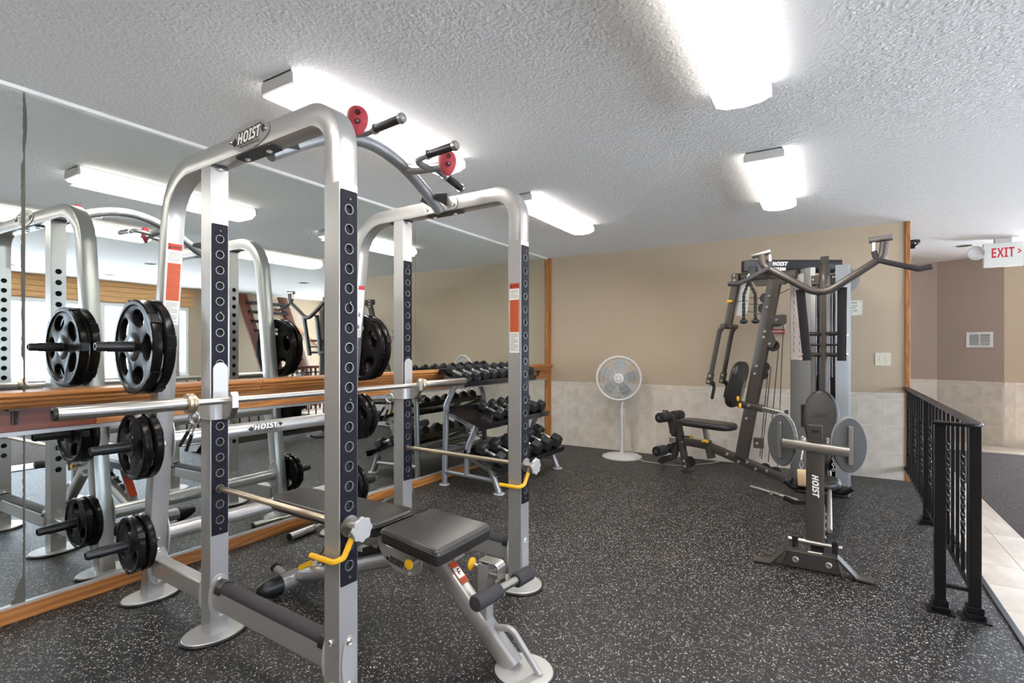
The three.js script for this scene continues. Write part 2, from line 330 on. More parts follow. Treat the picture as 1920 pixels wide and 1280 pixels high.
// mirror wall: channel, ledge, apron, baseboard, corner post
struct('trim_3', bx(MX - 0.005, MX + 0.022, H - 0.02, H, -6.03, 2.6, 0.003), M.white);
struct('trim_4', [bx(MX - 0.005, MX + 0.012, 0.064, 0.076, -6.03, 2.6), bx(MX - 0.005, MX + 0.008, 0.843, 0.862, -6.03, 2.6)], M.silverPlate);
const vGrain = (g) => { const u = g.attributes.uv; for (let i = 0; i < u.count; i++) u.setXY(i, u.getY(i), u.getX(i) * 0.35); return g; };
struct('baseboard_left', vGrain(bx(MX - 0.006, MX + 0.02, 0, 0.066, -6.03, 2.6, 0.003)), M.oak);
function ledge(z0, z1) {
  const pr = [[0, 0.972], [0.062, 0.972], [0.066, 0.980], [0.078, 0.984], [0.082, 0.992], [0.080, 0.998], [0.090, 1.002], [0.095, 1.010], [0.092, 1.017], [0.101, 1.021], [0.106, 1.030], [0.104, 1.039], [0.096, 1.045], [0, 1.045]];
  const s = new THREE.Shape(pr.map(([a, b]) => new THREE.Vector2(a, b))), g = new THREE.ExtrudeGeometry(s, { depth: z1 - z0, bevelEnabled: false });
  g.translate(MX, 0, z0); const c = clean(g), u = c.attributes.uv, p = c.attributes.position; for (let i = 0; i < u.count; i++) u.setXY(i, p.getY(i) + p.getX(i), p.getZ(i) * 0.35); return c;
}
const led = new THREE.Group(); led.name = 'trim_5'; led.userData.kind = 'structure'; scene.add(led);
part(led, 'ledge_board', ledge(-1.97, 2.6), M.oak); part(led, 'ledge_board', ledge(-6.02, -1.9735), M.oak);
part(led, 'apron', vGrain(bx(MX, MX + 0.034, 0.865, 0.974, -1.12, 2.6, 0.003)), M.oakDark, 'dark stained apron board'); part(led, 'apron', vGrain(bx(MX, MX + 0.03, 0.865, 0.974, -6.03, -1.122, 0.003)), M.oak);
for (const z of [-0.815, -5.72]) part(led, 'bracket', [bx(MX + 0.034, MX + 0.044, 0.9, 0.972, z - 0.012, z + 0.012, 0.003), bx(MX + 0.034, MX + 0.075, 0.962, 0.972, z - 0.03, z + 0.03, 0.003), bar(V(MX + 0.04, 0.9, z), V(MX + 0.068, 0.965, z), 0.014, 0.01, Z), bolt(V(MX + 0.044, 0.912, z), X, 0.006)], M.bronze);
struct('trim_6', [bx(MX - 0.006, MX + 0.03, 0, H - 0.004, BZ, -6.036, 0.004), bx(MX + 0.03, MX + 0.046, 0, H - 0.004, BZ, -6.062, 0.004)], M.oak);
// mirrors
const seams = [2.6, -0.86, -3.506, -6.034], where = ['nearest the window end', 'in the middle behind the power rack', 'next to the corner post'];
for (let k = 0; k < 3; k++) for (const [y0, y1, word] of [[1.0, H - 0.012, 'tall mirror above the oak ledge, '], [0.07, 0.858, 'low mirror below the oak ledge, ']]) {
  const g = thing('mirror_panel', word + where[k], 'mirror', [MX, 0, 0], 0, 'mirrors on the wall');
  part(g, 'glass', bx(-0.006, 0, y0, y1, seams[k + 1] + 0.0012, seams[k] - 0.0012), M.mirror);
  if (k === 0) { // lost silvering along the seam
    const pts = [], n = 90; for (let i = 0; i <= n; i++) { const y = lerp(y0 + 0.004, y1 - 0.004, i / n); pts.push([0.004 + rnd() * 0.003 + (y0 < 0.5 ? Math.max(0, 0.2 - y) * 0.35 * (0.7 + rnd() * 0.5) : (i > 12 && i < 70 ? 0.006 : 0)), y]); }
    for (let i = n; i >= 0; i--) { const y = lerp(y0 + 0.004, y1 - 0.004, i / n); pts.push([-0.0005 - (y0 > 0.5 && y > 2.15 ? 0.008 * Math.sin((y - 2.15) / 0.27 * 3.14) : 0), y]); }
    part(g, 'worn_edge', plate(shapeOf(pts.map(([a, b]) => [-a, b])), 0.0008, V(0.0008, 0, seams[1] + 0.0015), nZ, Y, 0, 1), M.caulk);
  }
}
// stairs in the hall, seen in the mirror
const st = thing('staircase', 'open wooden staircase with dark treads seen in the mirror', 'staircase', [3.0, 0, -6.75]);
for (let k = 0; k < 11; k++) part(st, 'tread', bx(0.0 + k * 0.1, 0.28 + k * 0.1, 0.2 + k * 0.2, 0.255 + k * 0.2, -0.45, 0.45, 0.005), M.black);
for (const z of [-0.47, 0.47]) { part(st, 'stringer', bar(V(-0.05, 0.05, z), V(1.18, 2.4, z), 0.04, 0.22, Z), M.oakDark); }
for (let k = 0; k < 9; k++) part(st, 'baluster', bx(-0.2, -0.17, 0.0, 0.85, -0.44 + k * 0.11, -0.41 + k * 0.11), M.oakDark);
part(st, 'newel_post', bx(-0.24, -0.14, 0, 1.0, 0.5, 0.6, 0.005), M.oakDark); part(st, 'guard_rail', bx(-0.23, -0.14, 0.85, 0.9, -0.5, 0.5, 0.006), M.oakDark);
const hr = thing('handrail', 'sloping oak handrail on the hall wall seen in the mirror', 'handrail', [RX, 0, 0]);
part(hr, 'rail', bar(V(-0.09, 2.25, -7.0), V(-0.09, 1.15, -8.6), 0.06, 0.05, X, 0.012), M.oak);
for (const t of [0.15, 0.85]) part(hr, 'bracket', rod(V(0, lerp(2.25, 1.15, t), lerp(-7, -8.6, t)), V(-0.09, lerp(2.25, 1.15, t), lerp(-7, -8.6, t)), 0.01, 8), M.steel);

// ---------- ceiling fixtures ----------
function ceilingLight(x, z0, z1, label) {
  const t = thing('ceiling_light', label, 'ceiling light', [x, H, (z0 + z1) / 2], 0, 'fluorescent wraparound fixtures'), L = z1 - z0, l = L / 2;
  const sec = [[-0.1, -0.006], [-0.118, -0.03], [-0.118, -0.066], [-0.075, -0.083], [0, -0.089], [0.075, -0.083], [0.118, -0.066], [0.118, -0.03], [0.1, -0.006]];
  part(t, 'housing', bx(-0.1, 0.1, -0.012, 0, -l, l, 0.002), M.white);
  const ext = (pts, a, b, s = 1) => { const g = new THREE.ExtrudeGeometry(shapeOf(pts.map(([u, v]) => [u * s, v * s])), { depth: b - a, bevelEnabled: false }); g.translate(0, 0, a); return toCreasedNormals(clean(g), 0.5); };
  part(t, 'lens', ext(sec, -l + 0.014, l - 0.014), lensMat);
  for (const [a, b] of [[-l, -l + 0.014], [l - 0.014, l]]) part(t, 'end_cap', ext([[-0.1, -0.003], [-0.112, -0.028], [-0.112, -0.06], [0.112, -0.06], [0.112, -0.028], [0.1, -0.003]], a, b), M.plastic);
  const down = new THREE.RectAreaLight(0xfff9f2, LAMP_POWER, 0.2, L - 0.06); down.position.set(0, -0.094, 0); down.rotation.x = -Math.PI / 2; down.name = 'lamp_down'; t.add(down);
  for (const s of [-1, 1]) { const side = new THREE.RectAreaLight(0xfff8f0, LAMP_POWER * 0.1, 0.036, L - 0.06); side.position.set(s * 0.122, -0.048, 0); side.quaternion.setFromRotationMatrix(new THREE.Matrix4().makeBasis(V(0, -s, 0), V(0, 0, 1), V(-s, 0, 0))); side.name = 'lamp_side'; t.add(side); }
  return t;
}
const lensMat = std({ color: 0xffffff, emissive: 0xfffaf4, emissiveIntensity: LENS_GLOW, roughness: 0.4 });
ceilingLight(-0.335, -2.6, -1.37, 'lit fluorescent ceiling fixture, largest, at the top edge of the picture');
ceilingLight(-0.335, -4.67, -3.44, 'lit fluorescent ceiling fixture in front of the cable machine');
ceilingLight(-2.06, -2.62, -1.39, 'lit fluorescent ceiling fixture above the power rack');
ceilingLight(-2.04, -4.66, -3.43, 'lit fluorescent ceiling fixture above the dumbbell rack');
ceilingLight(-0.335, -0.54, 0.69, 'lit fluorescent ceiling fixture right above the viewer'); ceilingLight(-2.06, -0.54, 0.69, 'lit fluorescent ceiling fixture left of the viewer, near the mirror');
for (const [x, z, label] of [[1.34, -7.86, 'unlit recessed downlight in the hall ceiling by the exit sign'], [1.8, -3.54, 'unlit recessed downlight over the hall seen in the mirror'], [1.75, -5.99, 'unlit recessed downlight seen in the mirror near the stairs'], [3.55, -2.5, 'unlit recessed downlight seen at the left end of the mirror'], [3.55, -3.71, 'unlit recessed downlight near the windows seen in the mirror']]) {
  const t = thing('downlight', label, 'downlight', [x, H, z], 0, 'recessed downlights');
  part(t, 'trim_ring', lathe([[0.075, -0.002], [0.095, -0.006], [0.1, -0.001], [0.1, 0]], V(0, 0, 0), V(0, 1, 0), 28), M.white);
  part(t, 'can', lathe([[0, -0.0015], [0.078, -0.0015], [0.078, 0]], V(0, 0, 0), V(0, 1, 0), 28), M.dark);
}
// ---------- lettering ----------
// slanted block letters with the dark outline of the maker's badge; transparent ground
const badge = (text, sub, fill = '#ece9e2', line = '#17161a') => canvasTex(512, 160, (g, w, h) => {
  g.clearRect(0, 0, w, h); g.textAlign = 'center'; g.textBaseline = 'middle'; g.lineJoin = 'round';
  if (line) { g.fillStyle = line; g.beginPath(); g.moveTo(8, 92); g.lineTo(60, 52); g.lineTo(92, 92); g.lineTo(60, 130); g.closePath(); g.fill(); g.beginPath(); g.moveTo(504, 60); g.lineTo(462, 24); g.lineTo(440, 60); g.lineTo(462, 100); g.closePath(); g.fill(); }
  g.save(); g.transform(1, -0.03, -0.22, 1, 262, 70); g.font = 'bold 118px sans-serif'; const s = 330 / g.measureText(text).width; g.scale(s, 1);
  if (line) { g.strokeStyle = line; g.lineWidth = 26; g.strokeText(text, 0, 0); }
  g.fillStyle = fill; g.strokeStyle = fill; g.lineWidth = 5; g.strokeText(text, 0, 0); g.fillText(text, 0, 0); g.restore();
  if (sub) { g.font = 'bold 24px sans-serif'; g.fillStyle = line ?? fill; g.fillText(sub, 270, 143); }
});
const decalMat = (tex, rough = 0.45) => std({ map: tex, transparent: true, roughness: rough });
const badgeMat = decalMat(badge('HOIST', 'WWW.HOISTFITNESS.COM'));
const badgeDark = decalMat(badge('HOIST', '', '#5d5a56', '#141316'));
const badgeWhite = decalMat(badge('HOIST', null, '#f1efe9', null));
function decal(w, h, o, ax, ay) { const g = new THREE.PlaneGeometry(w, h); const az = new THREE.Vector3().crossVectors(ax, ay).normalize(); g.applyMatrix4(new THREE.Matrix4().makeBasis(ax.clone().normalize(), ay.clone().normalize(), az).setPosition(o.clone().addScaledVector(az, 0.0008))); return clean(g); }
const scribble = (g, x, y, w, rows, step, col) => { g.fillStyle = col; for (let r = 0; r < rows; r++) { let px = x; const end = x + w * (r % 4 === 3 ? 0.55 : 0.95); while (px < end) { const l = 3 + rnd() * 9; g.fillRect(px, y + r * step, Math.min(l, end - px), Math.max(1, step * 0.42)); px += l + 3; } } };
const warnTex = canvasTex(128, 512, (g, w, h) => {
  g.fillStyle = '#e4e2dc'; g.fillRect(0, 0, w, h); g.fillStyle = '#b5371c'; g.fillRect(0, 0, w, 40); g.fillStyle = '#1b1512'; g.beginPath(); g.moveTo(8, 33); g.lineTo(34, 33); g.lineTo(21, 9); g.closePath(); g.fill();
  g.font = 'bold 17px sans-serif'; g.textBaseline = 'middle'; g.fillText('WARNING', 38, 22);
  scribble(g, 10, 50, 108, 7, 9, '#6c6a66'); g.fillStyle = '#c05426'; g.fillRect(4, 122, w - 8, 238); scribble(g, 10, 130, 108, 22, 10.3, '#9a3a14'); scribble(g, 10, 372, 108, 13, 10, '#55534f');
});
const warnMat = std({ map: warnTex, roughness: 0.5 });

// ---------- power rack ----------
// local axes: x runs out from the mirror (0 = outer face of the front posts), z = -w along the mirror
const RACK = [-1.394, 0, -1.17], TURN = -0.04;
const rack = thing('power_rack', 'large silver power rack with black hole strips and pull-up handles', 'power rack', RACK, TURN);
const R = (u, y, w) => V(u, y, -w);
const HOLES = Array.from({ length: 19 }, (_, i) => 1.713 - i * 0.0672);
function holed(w, y0, y1, ys, r, rad = 0) { const s = rad ? rrect(w, y1 - y0, rad, 0, (y0 + y1) / 2) : shapeOf([[-w / 2, y0], [w / 2, y0], [w / 2, y1], [-w / 2, y1]]); for (const y of ys) s.holes.push(hole(0, y, r)); return s; }
const stripRing = lathe([[0.0158, -0.002], [0.0158, 0.0036], [0.0176, 0.0036], [0.018, 0.0025], [0.018, 0]], V(0, 0, 0), X, 18);
function upright(uFace, w0, top, name) { // hollow square post, outer face at uFace
  const wc = w0 + 0.038, g = [
    plate(holed(0.076, 0.01, top, HOLES, 0.0168), 0.004, R(uFace - 0.004, 0, wc), nZ, Y, 0, 8),
    plate(holed(0.076, 0.01, top, HOLES, 0.0168), 0.004, R(uFace - 0.078, 0, wc), nZ, Y, 0, 8),
    bx(uFace - 0.074, uFace - 0.004, 0.01, top, -(w0 + 0.004), -w0), bx(uFace - 0.074, uFace - 0.004, 0.01, top, -(w0 + 0.076), -(w0 + 0.072)),
    bx(uFace - 0.0785, uFace - 0.0745, 0.01, top, -(w0 + 0.004), -(w0 - 0.0003), 0.0015), bx(uFace - 0.004, uFace + 0.0003, 0.01, top, -(w0 + 0.003), -(w0 - 0.0003), 0.0015)];
  const p = part(rack, name, g, M.silver);
  each(rack, 'post_insert', [[0.03, HOLES[16] - 0.014], [HOLES[16] + 0.014, top - 0.01]].map(([a, b]) => bx(uFace - 0.066, uFace - 0.008, a, b, -(w0 + 0.07), -(w0 + 0.006))), M.dark, 'dark insert seen through the pin holes');
  const st = part(rack, 'hole_strip', plate(holed(0.069, 0.44, 1.777, HOLES, 0.0162, 0.005), 0.003, R(uFace, 0, wc + 0.001), nZ, Y, 0.0008, 8), M.strip, 'black strip of pin holes');
  each(st, 'hole_rim', HOLES.map((y) => stripRing.clone().translate(uFace, y, -(wc + 0.001))), M.tubeGrey);
  each(st, 'screw', [1.747, 1.747 - 0.35, 1.747 - 0.68, 0.465].map((y) => bolt(R(uFace + 0.002, y, wc + 0.001), X, 0.0045)), M.steel);
  return p;
}
function foot(u, w, a, b) {
  const f = part(rack, 'foot_plate', plate(ellipse(a, b), 0.008, R(u, 0.008, w), X, nZ, 0.003, 18), M.silverPlate);
  part(f, 'foot_rim', plate(ellipse(a + 0.008, b + 0.008), 0.011, R(u, 0.0, w), X, nZ, 0.003, 18), M.black, 'black rubber edge under the foot');
}
const legU = (y) => lerp(-1.506, -1.258, y / 2.06);
for (const [f, side] of [[0, -1], [1.12, 1]]) {
  const wc = f + 0.038;
  upright(0, f, 1.8, 'front_post'); upright(-0.85, f, 2.022, 'middle_post');
  const path = fillet([R(-0.039, 1.8, wc), R(-0.039, 2.061, wc), R(-1.258, 2.061, wc), R(-1.506, 0.01, wc)], [0.24, 0.24], 12);
  part(rack, 'bent_frame', sweep(path, rectProfile(0.0788, 0.0768, 0.0045, 2), { up: Z, crease: 0.5 }), M.silver);
  foot(-0.04, wc, 0.125, 0.115); foot(-0.89, wc, 0.1, 0.13); foot(legU(0), wc, 0.09, 0.13);
  // floor beam, step pad, end plates
  each(rack, 'floor_beam', [bx(-1.46, -0.928, 0.13, 0.215, -(wc + 0.03), -(wc - 0.03), 0.008), bx(-0.852, -0.076, 0.13, 0.215, -(wc + 0.03), -(wc - 0.03), 0.008)], M.silver);
  const pad = part(rack, 'step_pad', sweep([R(-0.80, 0.216, wc), R(-0.105, 0.216, wc)], arcPath(10, (t) => [0, 0]).map((_, i) => { const a = i / 10 * Math.PI; return [0.034 * Math.cos(a), 0.03 * Math.sin(a)]; }), { up: Y }), M.foam, 'dark rubber pad along the beam');
  each(pad, 'pad_cap', [-0.825, -0.12].map((u) => sweep([R(u, 0.205, wc), R(u + 0.04, 0.205, wc)], arcPath(10, () => 0).map((_, i) => { const a = i / 10 * Math.PI; return [0.038 * Math.cos(a), 0.046 * Math.sin(a)]; }), { up: Y })), M.black);
  for (const [u, y] of [[-0.928, 0.172], [-0.852, 0.172], [-0.0775, 0.172], [legU(0.17) + 0.043, 0.172]]) {
    const e = part(rack, 'end_plate', plate(ellipse(0.048, 0.098), 0.006, R(u, y, wc), nZ, Y, 0.001, 14).translate(u === -0.928 || u === -0.0775 ? -0.006 : 0, 0, 0), M.silverPlate);
    each(e, 'bolt', [0.072, -0.072].map((d) => bolt(R(u + (u === -0.928 || u === -0.0775 ? -0.006 : 0.006), y + d, wc), u === -0.928 || u === -0.0775 ? nX : X, 0.013)), M.chrome);
  }
  const outW = f ? f + 0.077 : f - 0.001, od = f ? nZ : Z;
  each(rack, 'bolt', [[-0.039, 0.245], [-0.039, 0.1]].map(([u, y]) => bolt(R(u, y, outW), od, 0.012)).concat([bolt(R(0.001, 0.245, wc), X, 0.013), bolt(R(0.001, 0.1, wc), X, 0.013)]), M.chrome);
  part(rack, 'cover_plate', plate(ellipse(0.03, 0.095), 0.004, R(0.0005, 0.172, wc), nZ, Y, 0.001, 14), M.silverPlate);
  // storage pegs
  for (const y of [1.25, 0.78, 0.30]) {
    const a = f ? f + 0.075 : f + 0.002, b = f ? f + 0.32 : f - 0.245, s = f ? 1 : -1;
    part(rack, 'storage_peg', lathe([[0, 0], [0.024, 0], [0.024, 0.2], [0.0215, 0.205], [0.0215, 0.235], [0.017, 0.245], [0.012, 0.245], [0.011, 0.22], [0, 0.22]], R(legU(y), y, a), R(legU(y), y, b), 20), M.black, 'black peg for weight plates');
    part(rack, 'peg_bolt', bolt(R(legU(y) + 0.041, y, wc), X, 0.011), M.chrome);
  }
  // top joints
  each(rack, 'joint_plate', [plate(rrect(0.16, 0.07, 0.03), 0.006, R(-0.9, 2.016, wc), X, nZ, 0.001, 8), plate(rrect(0.26, 0.062, 0.02), 0.006, R(-0.545, 2.015, wc), X, nZ, 0.001, 8)], M.black);
  each(rack, 'bolt', [-0.84, -0.625, -0.47].map((u) => bolt(R(u, 2.012, wc), nY, 0.011)), M.chrome);
  const inn = f ? f : f + 0.077;
  part(rack, 'arch_bracket', [plate(rrect(0.25, 0.075, 0.03), 0.006, R(-0.545, 2.062, f ? inn : inn + 0.006), X, Y, 0.001, 8)], M.silverPlate);
  each(rack, 'arch_gusset', [-0.05, 0.05].map((d) => plate(shapeOf([[0, 0], [0.11, 0.02], [0.10, 0.045], [0, 0.075]]), 0.005, R(-0.5475 + d, 2.05, inn), f ? Z : nZ, Y, 0.0008)), M.black);
  each(rack, 'bolt', [-0.645, -0.445].map((u) => bolt(R(u, 2.05, f ? inn - 0.006 : inn + 0.006), f ? Z : nZ, 0.011)), M.chrome);
}
// tubes between the two frames
for (const [y, label] of [[0.79, 'round cross tube carrying a maker badge'], [0.31, null]]) {
  const u = legU(y), t = part(rack, 'cross_tube', rod(R(u, y, 0.085), R(u, y, 1.113), 0.038, 24), M.silver, label ?? undefined);
  each(t, 'flange', [0.077, 1.113].map((w) => plate(ellipse(0.055, 0.11), 0.006, R(u, y, w + 0.006), X, Y, 0.001, 16)), M.silverPlate);
  each(t, 'bolt', [0.085, -0.085].map((d) => bolt(R(u, y + d, 0.083), nZ, 0.011)).concat([0.085, -0.085].map((d) => bolt(R(u, y + d, 1.107), Z, 0.011))), M.chrome);
  if (label) { // badge wrapped on the tube
    const g = new THREE.CylinderGeometry(0.0386, 0.0386, 0.22, 16, 1, true, -0.75, 1.5); g.rotateZ(Math.PI / 2); g.rotateX(-Math.PI / 2);
    const c = clean(g), p = c.attributes.position, uv = c.attributes.uv, q = [];
    for (let i = 0; i < p.count; i++) { const a = uv.getX(i), b = uv.getY(i), ang = lerp(-0.72, 0.72, b) + 0.18; q.push([a, b]); }
    const n2 = 12, pos = [], uvs = [], nor = []; const pt = (s, b) => { const ang = lerp(-0.75, 0.75, b) + 0.2; return [u + 0.0386 * Math.cos(ang), y + 0.0386 * Math.sin(ang), -(0.56 + (s - 0.5) * 0.22), Math.cos(ang), Math.sin(ang)]; };
    for (let i = 0; i < n2; i++) for (const [s, b] of [[0, i], [1, i], [1, i + 1], [0, i], [1, i + 1], [0, i + 1]]) { const [x, yy, z, nx, ny] = pt(s, b / n2); pos.push(x, yy, z); nor.push(nx, ny, 0); uvs.push(s, b / n2); }
    const bg = new THREE.BufferGeometry(); bg.setAttribute('position', new THREE.Float32BufferAttribute(pos, 3)); bg.setAttribute('normal', new THREE.Float32BufferAttribute(nor, 3)); bg.setAttribute('uv', new THREE.Float32BufferAttribute(uvs, 2));
    part(t, 'badge', bg, badgeMat, 'white slanted lettering with dark outline');
  }
}
const plaque = part(rack, 'name_plate', plate(ellipse(0.142, 0.054), 0.004, R(-0.545, 2.075, -0.001), X, Y, 0.001, 24), M.silver, 'oval name plate on the top beam');
part(plaque, 'badge', decal(0.25, 0.078, R(-0.545, 2.072, -0.0052), X, Y), badgeMat);
each(plaque, 'screw', [-0.672, -0.425].map((u) => bolt(R(u, 2.075, -0.004), Z, 0.009)), M.steel);
// labels
part(rack, 'warning_label', (() => { const y0 = 1.36, y1 = 1.745, d = V(legU(y1) - legU(y0), y1 - y0, 0).normalize(); const n = V(d.y, -d.x, 0); return decal(0.062, y1 - y0, R((legU(y0) + legU(y1)) / 2, (y0 + y1) / 2, 0.038).addScaledVector(n, 0.0398), nZ, d); })(), warnMat, 'orange and white warning sticker');
part(rack, 'warning_label', decal(0.06, 0.36, R(-0.039, 1.4, 1.1195), X, Y), warnMat, 'orange and white warning sticker');
part(rack, 'warning_label', (() => { const y0 = 1.32, y1 = 1.66, d = V(legU(y1) - legU(y0), y1 - y0, 0).normalize(); const n = V(d.y, -d.x, 0); return decal(0.05, y1 - y0, R((legU(y0) + legU(y1)) / 2, (y0 + y1) / 2, 1.158).addScaledVector(n, 0.0398), nZ, d); })(), std({ map: canvasTex(96, 512, (g, w, h) => { g.fillStyle = '#e6e4df'; g.fillRect(0, 0, w, h); g.fillStyle = '#b23636'; g.fillRect(0, 0, w, 40); scribble(g, 8, 52, 80, 20, 9, '#77756f'); g.fillStyle = '#222'; for (const y of [260, 380]) { g.fillRect(30, y, 12, 40); g.fillRect(42, y + 20, 26, 8); g.fillRect(22, y + 36, 40, 7); } scribble(g, 8, 440, 80, 6, 9, '#77756f'); }), roughness: 0.5 }), 'white instruction sticker with red header');
// pull-up arch with two arms, rock holds and grips
part(rack, 'pull_up_arch', sweep(arcPath(28, (t) => R(-0.545, 2.03 + 0.215 * Math.sin(Math.PI * t), lerp(0.083, 1.113, t))), circle(0.031, 20)), M.tubeGrey, 'grey tube arching between the frames');
for (const [w, s, du, dy] of [[0.36, 1, -0.1, 0.012], [0.84, -1, -0.01, -0.042]]) { // s: towards the middle
  const y = 2.03 + 0.215 * Math.sin(Math.PI * (w - 0.083) / 1.03) + 0.005 + dy, arm = part(rack, 'grip_arm', rod(R(-0.545, y - dy * 0.6, w), R(-0.27 + du, y, w), 0.024, 18), M.tubeGrey);
  const grip = (a, b) => { const d = b.clone().sub(a).normalize(), L = a.distanceTo(b), q = part(arm, 'grip', rod(a, b, 0.0185, 16), M.black, 'black rubber pull-up grip');
    each(arm, 'collar', [lathe([[0.016, 0], [0.0225, 0], [0.0235, 0.006], [0.0225, 0.014], [0.016, 0.014]], a.clone().addScaledVector(d, -0.012), b, 18), lathe([[0.016, 0], [0.0225, 0], [0.0235, 0.006], [0.0225, 0.014], [0.019, 0.02], [0.009, 0.02], [0.008, 0.017], [0, 0.017]], b, b.clone().add(d), 18)], M.chrome); };
  part(arm, 'elbow', tube([R(-0.36 + du, y, w), R(-0.36 + du, y + 0.012, w + s * 0.11), R(-0.27 + du, y + 0.02, w + s * 0.115)], 0.0165, 0.05), M.tubeGrey); grip(R(-0.262 + du, y + 0.02, w + s * 0.115), R(-0.105 + du, y + 0.026, w + s * 0.115));
  part(arm, 'elbow', tube([R(-0.31 + du, y - 0.01, w), R(-0.315 + du, y - 0.02, w - s * 0.06)], 0.0165), M.tubeGrey); grip(R(-0.316 + du, y - 0.022, w - s * 0.07), R(-0.318 + du, y - 0.05, w - s * 0.19));
  // rock climbing hold: lumpy wedge, wide at the top, turned outwards
  const hc = R(-0.245 + du, y + 0.012, w), hn = V(0.72, 0, 0.69), ht = V(0.69, 0, -0.72), at = (n, h, q) => hc.clone().addScaledVector(hn, n).addScaledVector(ht, q).add(V(0, h, 0));
  const g = new THREE.SphereGeometry(1, 24, 18), p = g.attributes.position;
  for (let i = 0; i < p.count; i++) { const n = p.getX(i), h = p.getY(i), q = p.getZ(i), wide = 0.66 + 0.34 * (h * 0.5 + 0.5), c = at((n > 0 ? n * 0.036 : n * 0.022) * (0.85 + 0.2 * h), h * 0.062 - (h > 0 ? 0 : 0.004), q * 0.054 * wide); p.setXYZ(i, c.x, c.y, c.z); }
  g.computeVertexNormals(); const hm = part(arm, 'rock_hold', clean(g), M.red, 'red rock climbing hold');
  const cup = (h) => lathe([[0, 0.001], [0.009, 0.001], [0.011, 0.003], [0.012, 0.0]], at(h > 0 ? 0.0335 : 0.031, h, 0.004), at(1, h, 0.004), 18);
  each(hm, 'bolt_recess', [cup(0.022), cup(-0.016)], M.recess); part(hm, 'hold_bolt', bolt(at(0.0305, -0.016, 0.004), hn, 0.0065), M.chrome);
}

// ---------- J hooks, safety bars, barbell ----------
function place(o) { o.position.set(...RACK); o.rotation.y = TURN; return o; }
for (const [w, label] of [[0.038, 'silver bar hook on the near middle post of the rack'], [1.158, 'silver bar hook on the far middle post of the rack']]) {
  const t = place(thing('bar_hook', label, 'bar hook', RACK, TURN, 'bar hooks'));
  const s = new THREE.Shape(); s.moveTo(-0.031, 0.99); s.lineTo(0.031, 0.99); s.lineTo(0.031, 1.15); s.absarc(0, 1.15, 0.031, 0, Math.PI); s.lineTo(-0.031, 0.99);
  part(t, 'back_plate', plate(s, 0.006, R(-0.8455, 0, w), nZ, Y, 0.001, 12), M.silverPlate);
  part(t, 'wrap_band', sweep(fillet([R(-0.945, 0.97, w - 0.046), R(-0.835, 0.97, w - 0.046), R(-0.832, 0.97, w + 0.03)], 0.022, 8), rectProfile(0.006, 0.066, 0.0015, 1), { up: Y }), M.silverPlate);
  const c = shapeOf([[-0.836, 0.938], [-0.80, 0.936], [-0.772, 0.955], [-0.752, 0.99], [-0.752, 1.045], [-0.762, 1.058], [-0.774, 1.05], [-0.782, 1.012], [-0.792, 1.003], [-0.836, 1.003]]);
  part(t, 'cradle', plate(c, 0.03, R(0, 0, w + 0.032), X, Y, 0.002, 4), M.steel);
}
for (const [w, s, label] of [[0.039, -1, 'bronze safety bar with knob across the near frame of the rack'], [1.159, -1, 'bronze safety bar with knob across the far frame of the rack']]) {
  const t = place(thing('safety_bar', label, 'safety bar', RACK, TURN, 'safety bars')), y = HOLES[16] - 0.0;
  part(t, 'rod', rod(R(-0.95, y, w), R(0.045, y, w), 0.0118, 16), M.brass);
  part(t, 'washer', lathe([[0.012, 0], [0.036, 0], [0.036, 0.004], [0.012, 0.006]], R(0.004, y, w), R(1, y, w), 28), M.steel);
  part(t, 'hub', rod(R(0.006, y, w), R(0.06, y, w), 0.015, 18), M.steel);
  const kn = new THREE.Shape(); for (let i = 0; i <= 72; i++) { const a = i / 72 * Math.PI * 2, r = 0.040 + 0.0028 * Math.cos(a * 8); kn[i ? 'lineTo' : 'moveTo'](r * Math.cos(a), r * Math.sin(a)); }
  part(t, 'knob', plate(kn, 0.012, R(0.06, y, w), nZ, Y, 0.002, 4), M.silverPlate, 'scalloped silver knob');
  const hook = part(t, 'latch_shank', tube([R(0.03, y, w), R(0.026, y - 0.035, w - 0.008)], 0.009), M.steel);
  part(t, 'latch_handle', tube([R(0.026, y - 0.035, w - 0.008), R(0.018, y - 0.095, w - 0.035), R(0.0, y - 0.105, w - 0.062), R(-0.115, y - 0.105, w - 0.066)], 0.0098, 0.02), M.yellow, 'yellow dipped latch handle');
}
const bb = place(thing('barbell', 'long steel barbell resting empty on the rack hooks', 'barbell', RACK, TURN));
const BU = -0.808, BY = 1.0185;
part(bb, 'shaft', rod(R(BU, BY, -0.1), R(BU, BY, 1.235), 0.0142, 18), M.chrome);
for (const [w, s] of [[-0.085, -1], [1.222, 1]]) {
  part(bb, 'collar', lathe([[0.014, -0.012], [0.022, -0.012], [0.022, 0], [0.038, 0], [0.04, 0.004], [0.04, 0.012], [0.036, 0.014], [0.036, 0.018], [0.04, 0.02], [0.04, 0.028], [0.038, 0.03], [0.025, 0.03]], R(BU, BY, w), R(BU, BY, w + s), 28), M.brass);
  part(bb, 'sleeve', lathe([[0.0245, 0.028], [0.0245, 0.43], [0.023, 0.433], [0.0, 0.433]], R(BU, BY, w), R(BU, BY, w + s), 28), M.steel);
  part(bb, 'end_cap', lathe([[0.0225, 0.4315], [0.0225, 0.445], [0.015, 0.446], [0.014, 0.437], [0, 0.437]], R(BU, BY, w), R(BU, BY, w + s), 24), M.black);
}

